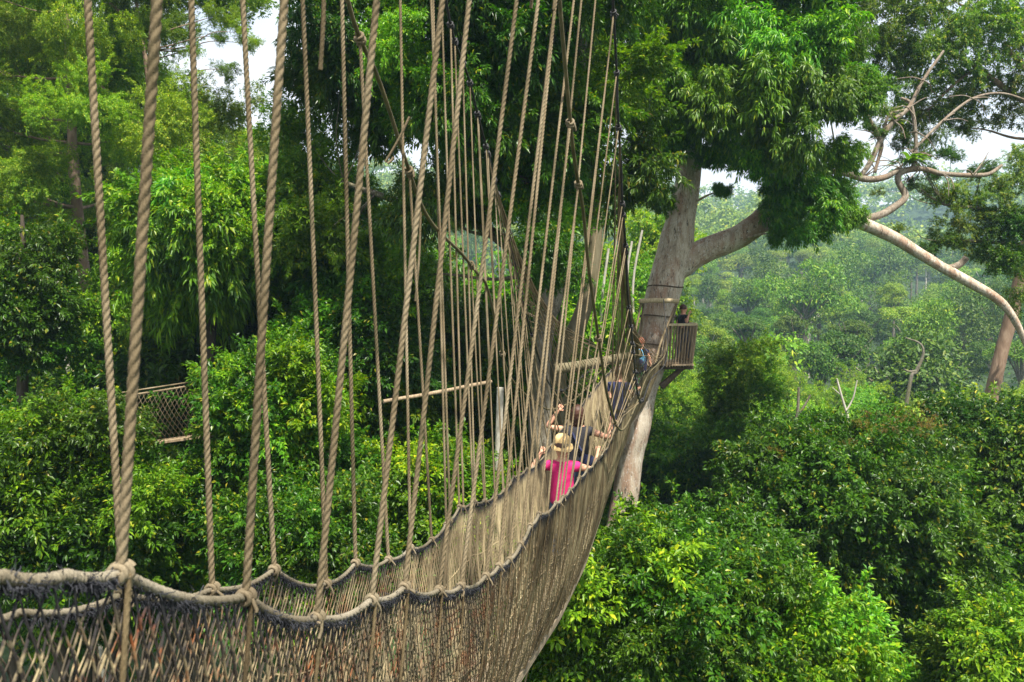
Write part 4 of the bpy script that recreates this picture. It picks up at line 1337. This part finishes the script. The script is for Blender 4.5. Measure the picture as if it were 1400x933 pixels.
# ------------------------------------------------------------------ people
def skin_mesh(verts, edges, radii, root=0, sub=2, name='body'):
    me = bpy.data.meshes.new(name)
    me.from_pydata([tuple(map(float, v)) for v in verts], edges, [])
    o = bpy.data.objects.new(name, me)
    COL.objects.link(o)
    md = o.modifiers.new('skin', 'SKIN')
    md.use_smooth_shade = True
    for i, sv in enumerate(me.skin_vertices[0].data):
        r0 = radii[i]
        sv.radius = (r0, r0) if isinstance(r0, (int, float)) else r0
        sv.use_root = (i == root)
    sb = o.modifiers.new('sub', 'SUBSURF'); sb.levels = sub; sb.render_levels = sub
    dg = bpy.context.evaluated_depsgraph_get()
    ev = o.evaluated_get(dg)
    out = bpy.data.meshes.new_from_object(ev)
    bpy.data.objects.remove(o)
    bpy.data.meshes.remove(me)
    for p in out.polygons: p.use_smooth = True
    return out


def ik(a, b, l1, l2, hint):
    a, b = np.asarray(a), np.asarray(b)
    v = b - a
    d = min(np.linalg.norm(v), (l1 + l2) * .985)
    u = unit(v)
    x = (l1 * l1 - l2 * l2 + d * d) / (2 * d)
    h = math.sqrt(max(l1 * l1 - x * x, 0))
    hp = np.asarray(hint, dtype=np.float64); hp = unit(hp - u * np.dot(hp, u))
    return a + u * x + hp * h, a + u * d


def ellipsoid(mb, c, rx, ry, rz, nu=20, nv=12, top=1.0, bot=-1.0, lump=0.0, rs=0):
    th = np.linspace(math.asin(bot), math.asin(top), nv)
    a = np.linspace(0, 2 * np.pi, nu, endpoint=False)
    r = np.random.default_rng(rs)
    ring = np.stack([np.cos(th)[:, None] * np.cos(a) * rx, np.cos(th)[:, None] * np.sin(a) * ry, np.sin(th)[:, None] * np.ones_like(a) * rz], -1)
    if lump:
        ring = ring * (1 + lump * r.normal(size=(nv, nu, 1)))
    mb.add((ring + np.asarray(c)).reshape(-1, 3), ring_faces(nv, nu))


def person(label, pos, yaw, H, handL, handR, shirt, legs, hair, hat=None, long_hair=False, look=(0, 0), sleeve=.55, bend=0.0, skirt=False):
    """pos: feet; yaw: facing (0 = away from the viewer). handL, handR: world points of the rope held, or None."""
    k = H / 1.65
    cy, sy = math.cos(yaw), math.sin(yaw)
    def w(x, y, z):
        return np.array([pos[0] + (x * cy - y * sy) * k, pos[1] + (x * sy + y * cy) * k, pos[2] + z * k])
    def inv(p):
        d = (np.asarray(p) - np.array(pos)) / k
        return np.array([d[0] * cy + d[1] * sy, -d[0] * sy + d[1] * cy, d[2]])
    b = bend
    V, E, Rr = [], [], []
    def add(p, r, par=None):
        V.append(w(*p)); Rr.append(r * k if not isinstance(r, tuple) else (r[0] * k, r[1] * k))
        if par is not None: E.append((par, len(V) - 1))
        return len(V) - 1
    pel = add((0, 0, .90), (.110, .095))
    wa = add((0, .03 * b, 1.03), (.12, .09), pel)
    ch = add((0, .12 * b, 1.22), (.145, .10), wa)
    sh = add((0, .18 * b, 1.35), (.10, .075), ch)
    nk = add((0, .21 * b, 1.43), .052, sh)
    h0 = add((0, .24 * b + .01, 1.50), .072, nk)
    h1 = add((0, .25 * b + .005, 1.575), (.078, .092), h0)
    add((0, .25 * b - .005, 1.635), (.05, .06), h1)
    add((0, .25 * b + .115, 1.535), .014, h0)                     # nose
    for s in (-1, 1):
        add((s * .088, .25 * b, 1.545), (.012, .022), h0)          # ears
    J = {}
    for s, hand in ((-1, handL), (1, handR)):
        s0 = np.array((s * .165, .17 * b, 1.335))
        a = add(tuple(s0), .058, sh)
        if hand is None:
            hp = np.array((s * .24, .08, .80))
        else:
            hp = inv(hand)
        el, wr = ik(s0, hp, .285, .255, (s * .7, -.35, -.75))
        e = add(tuple(el), .040, a)
        m = add(tuple((el + wr) / 2), .037, e)
        wv = add(tuple(wr), .025, m)
        fd = unit(wr - el)
        palm = wr + fd * .055
        pm = add(tuple(palm), (.034, .017), wv)
        J[s] = (a, e, wv)
        side = unit(np.cross(fd, (0, 1.0, .2)))
        curl = unit(np.cross(side, fd)) * (1 if hand is not None else .35)
        for f_, (of, ln) in enumerate(((-.027, .066), (-.009, .078), (.009, .074), (.027, .058))):
            p0 = palm + side * of + fd * .018
            p1 = p0 + fd * ln * .45
            p2 = p1 + unit(fd * .2 + curl) * ln * .38
            p3 = p2 + unit(curl - fd * .7) * ln * .3
            q = add(tuple(p0), .0095, pm); q = add(tuple(p1), .0088, q); q = add(tuple(p2), .0082, q); add(tuple(p3), .0068, q)
        t0 = palm - side * .030 - fd * .012
        t1 = t0 - side * .024 + fd * .012 + curl * .014
        t2 = t1 + fd * .018 + curl * .024
        q = add(tuple(t0), .012, pm); q = add(tuple(t1), .010, q); add(tuple(t2), .0085, q)
    for s in (-1, 1):
        st = .12 * s
        hpj = add((s * .085, 0, .86), .074, pel)
        kn = add((s * .085, .05 + st * .6, .49), .056, hpj)
        cf = add((s * .085, .0 + st, .32), .054, kn)
        an = add((s * .08, -.03 + st * 1.2, .085), .036, cf)
        add((s * .085, .10 + st * 1.2, .035), (.042, .03), an)
        J[('leg', s)] = (hpj, kn, cf, an)
    body = skin_mesh(V, E, Rr, 0, 2, 'person')
    body.materials.append(M['skin'])
    o = link('person', body)
    tag(o, label, 'person')
    # shirt: torso and sleeves a little larger than the body
    v2, e2, r2 = [], [], []
    def add2(p, r, par=None):
        v2.append(p); r2.append(r if isinstance(r, tuple) else r)
        if par is not None: e2.append((par, len(v2) - 1))
        return len(v2) - 1
    W = lambda i: np.array(V[i])
    x0 = add2(W(wa), (.172 * k, .140 * k))
    x1 = add2(W(pel) + [0, 0, -.10 * k], (.188 * k, .155 * k), x0)
    x2 = add2(W(ch), (.180 * k, .138 * k), x0)
    x3 = add2(W(sh) + [0, 0, .01 * k], (.12 * k, .09 * k), x2)
    add2(W(sh) * .45 + W(nk) * .55, .066 * k, x3)
    for s in (-1, 1):
        a, e, wv = J[s]
        y0 = add2(W(a), .073 * k, x3)
        y1 = add2(W(a) * (1 - sleeve) + W(e) * sleeve, .062 * k, y0)
    sm = skin_mesh(v2, e2, r2, 0, 2, 'shirt')
    sm.materials.append(M[shirt])
    link('shirt', sm, o)
    v2, e2, r2 = [], [], []
    zt_ = add2(W(pel) + [0, 0, .10 * k], (.150 * k, .120 * k))
    z0 = add2(W(pel) + [0, 0, -.02 * k], (.158 * k, .128 * k), zt_)
    if skirt:
        z1 = add2(w(0, 0, .75), (.19 * k, .16 * k), z0)
        add2(w(0, 0, .45), (.21 * k, .19 * k), z1)
    else:
        for s in (-1, 1):
            a, e, cf, wv = J[('leg', s)]
            y0 = add2(W(a) * .7 + W(e) * .3, .105 * k, z0); y1 = add2(W(e), .080 * k, y0); y2 = add2(W(cf), .074 * k, y1); add2(W(wv) + [0, 0, .0], .064 * k, y2)
    tm = skin_mesh(v2, e2, r2, 0, 2, 'trousers')
    tm.materials.append(M[legs])
    link('skirt' if skirt else 'trousers', tm, o)
    for s in (-1, 1):
        an = W(J[('leg', s)][3]); fw = np.array([-sy, cy, 0])
        shm = skin_mesh([an - [0, 0, .035 * k] - fw * .035 * k, an - [0, 0, .035 * k] + fw * .06 * k, an - [0, 0, .045 * k] + fw * .165 * k], [(0, 1), (1, 2)], [.050 * k, .052 * k, .042 * k], 0, 2, 'shoe')
        shm.materials.append(M['black'])
        link('shoe', shm, o)
    # hair: cap that leaves the face free
    mb = MB()
    hc = np.array(V[h1])
    c = hc + np.array([sy, -cy, 0]) * .016 * k + np.array([0, 0, .012 * k])
    ellipsoid(mb, (0, 0, 0), .098 * k, .112 * k, .112 * k, 24, 14, .999, -.35, .03, 3)
    if long_hair:
        n = 18
        th = np.linspace(0, 1, n)
        ln = .21 * k
        a = np.linspace(math.pi * 1.02, math.pi * 1.98, 15)
        wdt = np.interp(th, [0, .3, .7, 1], [.098, .104, .096, .06]) * k
        dep = np.interp(th, [0, .3, .7, 1], [.110, .105, .085, .05]) * k
        ring = np.stack([wdt[:, None] * np.cos(a), dep[:, None] * np.sin(a), np.broadcast_to(-.0 - ln * th[:, None], (n, 15))], -1)
        ring += rng.normal(0, .004, ring.shape)
        i, j = np.meshgrid(np.arange(n - 1), np.arange(14), indexing='ij')
        q0 = (i * 15 + j).reshape(-1)
        mb.add(ring.reshape(-1, 3), np.stack([q0, q0 + 1, q0 + 16, q0 + 15], -1))
        ring2 = ring * np.array([.8, .8, 1])
        mb.add(ring2.reshape(-1, 3), np.stack([q0, q0 + 15, q0 + 16, q0 + 1], -1))
    for vv in mb.v:
        xr_, yr_ = vv[:, 0] * cy - vv[:, 1] * sy, vv[:, 0] * sy + vv[:, 1] * cy
        vv[:, 0], vv[:, 1] = xr_ + c[0], yr_ + c[1]
        vv[:, 2] += c[2]
    mb.build('hair', M[hair], o)
    # eyes and mouth
    for s in (-1, 1):
        mb = MB()
        ellipsoid(mb, w(s * .032, .25 * b + .086, 1.553), .011 * k, .011 * k, .008 * k, 10, 7)
        mb.build('eye', M['eye'], o)
    mb = MB(); tube(mb, [w(-.022, .25 * b + .078, 1.487), w(0, .25 * b + .086, 1.485), w(.022, .25 * b + .078, 1.487)], .005 * k, 6); mb.build('mouth', M['pink'], o)
    if hat:
        mb = MB()
        cc = hc + np.array([0, 0, .05 * k])
        prof = [(.150, -.050), (.146, -.038), (.128, -.02), (.108, -.006), (.106, .02), (.104, .05), (.098, .082), (.085, .098), (.05, .101), (.004, .096)]
        a = np.linspace(0, 2 * np.pi, 32, endpoint=False)
        tilt = np.array([-.02, .28])
        ring = np.array([[(q * k * math.cos(t) * .96, q * k * math.sin(t) * 1.08, z * k + (.010 * k * math.sin(3 * t + 1) if q > .13 else 0)) for t in a] for q, z in prof])
        ring[..., 2] += ring[..., 1] * .25
        mb.add((ring + cc).reshape(-1, 3), ring_faces(len(prof), 32))
        inner = ring * np.array([.97, .97, 1]) - np.array([0, 0, .004 * k])
        mb.add((inner + cc).reshape(-1, 3), ring_faces(len(prof), 32)[:, ::-1])
        ho = mb.build('sun_hat', M['straw'], o)
        mb = MB()
        band = np.array([[(q * k * math.cos(t) * .96, q * k * math.sin(t) * 1.08, z * k) for t in a] for q, z in ((.1105, .0), (.1095, .022))])
        band[..., 2] += band[..., 1] * .25
        mb.add((band + cc).reshape(-1, 3), ring_faces(2, 32))
        mb.build('hat_band', M['wood_pale'], ho)
    return o, w, V, k


yaw0 = -math.atan(.21)
def feet(px, d):
    x = at(px, 500, d)[0]
    return (x, d, float(zdeck(d)))
d1 = 9.6
f1 = feet(769, d1)
person('person in a bright pink shirt and straw sun hat walking away along the bridge', f1, yaw0, 1.50, at(738, 622, d1 - .02), at(817, 620, d1 + .1), 'pink', 'denim', 'hair', hat=True, sleeve=.42)
d2 = 11.3
f2 = feet(790, d2)
p2, w2, V2, k2 = person('person with long dark hair and a black top holding ropes ahead of the pink shirt', f2, yaw0, 1.66, at(762, 563, d2), at(836, 578, d2 + .1), 'black', 'denim', 'hair', long_hair=True, sleeve=.3)
d3 = 20.5
f3 = feet(876, d3)
p3, w3, V3, k3 = person('auburn-haired person with a pale blue backpack stepping up to the platform', f3, yaw0 - .15, 1.64, at(878, 494, d3), None, 'navy', 'green', 'hair_red', sleeve=.25)
d4 = 24.9
f4 = (at(934, 470, d4)[0], d4, floor_z + .03)
person('person in a black shirt standing on the wooden platform looking out over the valley', f4, yaw0 - 1.1, 1.74, at(930, 446, d4 - .1), at(942, 430, d4 - .4), 'black', 'denim', 'hair', sleeve=.5)
d5 = 15.5
f5 = feet(846, d5)
person('person in dark blue clothes almost hidden by the dense ropes', f5, yaw0, 1.62, at(848, 535, d5), at(872, 532, d5), 'navy', 'navy', 'hair', sleeve=.6)
# backpack
bp = thing('backpack', 'pale blue backpack on the back of the auburn-haired person', 'backpack', w3(0, -.16, 1.15))
mb = MB(); ellipsoid(mb, w3(0, -.20, 1.17), .165, .11, .24, 18, 12); mb.build('bag_body', M['blue'], bp)
mb = MB(); ellipsoid(mb, w3(0, -.28, 1.08), .12, .06, .11, 14, 8); mb.build('front_pocket', M['navy'], bp)
for s in (-1, 1):
    mb = MB(); tube(mb, spline([w3(s * .11, -.13, 1.30), w3(s * .12, .0, 1.42), w3(s * .12, .13, 1.28), w3(s * .13, -.08, 1.05)], 16), .022, 6); mb.build('strap', M['navy'], bp)
# bag strap across the dark top
sb = thing('shoulder_bag', 'dark shoulder bag slung across the back of the black top', 'bag', w2(.05, -.13, 1.15))
mb = MB(); tube(mb, spline([w2(-.09, .02, 1.40), w2(-.04, -.125, 1.28), w2(.06, -.15, 1.10), w2(.14, -.12, .98)], 16), .018, 6); mb.build('strap', M['navy'], sb)
mb = MB(); ellipsoid(mb, w2(.15, -.13, .93), .12, .06, .10, 14, 8); mb.build('bag_body', M['navy'], sb)

# ------------------------------------------------------------------ air, light
mb = MB()
lo, hi = (-1400, -60, -30), (1400, 760, 150)
vs = [(x, y, z) for x in (lo[0], hi[0]) for y in (lo[1], hi[1]) for z in (lo[2], hi[2])]
mb.add(vs, [[0, 1, 3, 2], [4, 6, 7, 5], [0, 4, 5, 1], [2, 3, 7, 6], [0, 2, 6, 4], [1, 5, 7, 3]], False)
m, nt, out = new_mat('haze_air')
pv = nt.nodes.new('ShaderNodeVolumePrincipled')
pv.inputs['Color'].default_value = (.50, .76, 1.0, 1)
pv.inputs['Density'].default_value = .00050
pv.inputs['Anisotropy'].default_value = .2
nt.links.new(pv.outputs[0], out.inputs['Volume'])
haze = mb.build('haze', m)
tag(haze, 'thin pale blue haze in the valley air', 'haze', None, 'stuff')

SUN_EL, SUN_AZ = math.radians(63), math.radians(152)     # azimuth from +Y (ahead) towards +X
w = bpy.data.worlds.new('World'); S.world = w; w.use_nodes = True
nt = w.node_tree
bg = nt.nodes['Background']
sky = nt.nodes.new('ShaderNodeTexSky')
sky.sky_type = 'NISHITA'; sky.sun_disc = False
sky.sun_elevation = SUN_EL; sky.sun_rotation = SUN_AZ
sky.air_density = 1.2; sky.dust_density = 2.0
tc = nt.nodes.new('ShaderNodeTexCoord')
mp = nt.nodes.new('ShaderNodeMapping'); mp.inputs['Scale'].default_value = (1, 1, 2.4)
nt.links.new(tc.outputs['Generated'], mp.inputs['Vector'])
cn = nt.nodes.new('ShaderNodeTexNoise'); cn.inputs['Scale'].default_value = 2.2; cn.inputs['Detail'].default_value = 7; cn.inputs['Roughness'].default_value = .55
nt.links.new(mp.outputs['Vector'], cn.inputs['Vector'])
cf = ramp(nt, cn.outputs['Fac'], [(.28, (.35, .35, .35)), (.50, (1, 1, 1))])
mixed = mixc(nt, cf, sky.outputs['Color'], (5.6, 5.75, 5.95))
nt.links.new(mixed, bg.inputs['Color'])
bg.inputs['Strength'].default_value = .10

sd = bpy.data.lights.new('sun', 'SUN')
sd.energy = 5.0; sd.angle = math.radians(1.0); sd.color = (1.0, .94, .82)
so = bpy.data.objects.new('sun', sd); COL.objects.link(so)
dirv = Vector((math.sin(SUN_AZ) * math.cos(SUN_EL), math.cos(SUN_AZ) * math.cos(SUN_EL), math.sin(SUN_EL)))
so.rotation_euler = dirv.to_track_quat('Z', 'Y').to_euler()
so.location = (0, 0, 80)

S.view_settings.view_transform = 'Standard'
S.view_settings.look = 'None'
S.view_settings.exposure = 1.18
S.view_settings.gamma = 1
S.cycles.use_denoising = True
S.cycles.max_bounces = 6
S.cycles.diffuse_bounces = 2
S.cycles.glossy_bounces = 2
S.cycles.transmission_bounces = 4
S.cycles.transparent_max_bounces = 4
S.cycles.volume_bounces = 0
S.cycles.caustics_reflective = False
S.cycles.caustics_refractive = False
S.cycles.use_adaptive_sampling = True
print('ropes', rope_count)
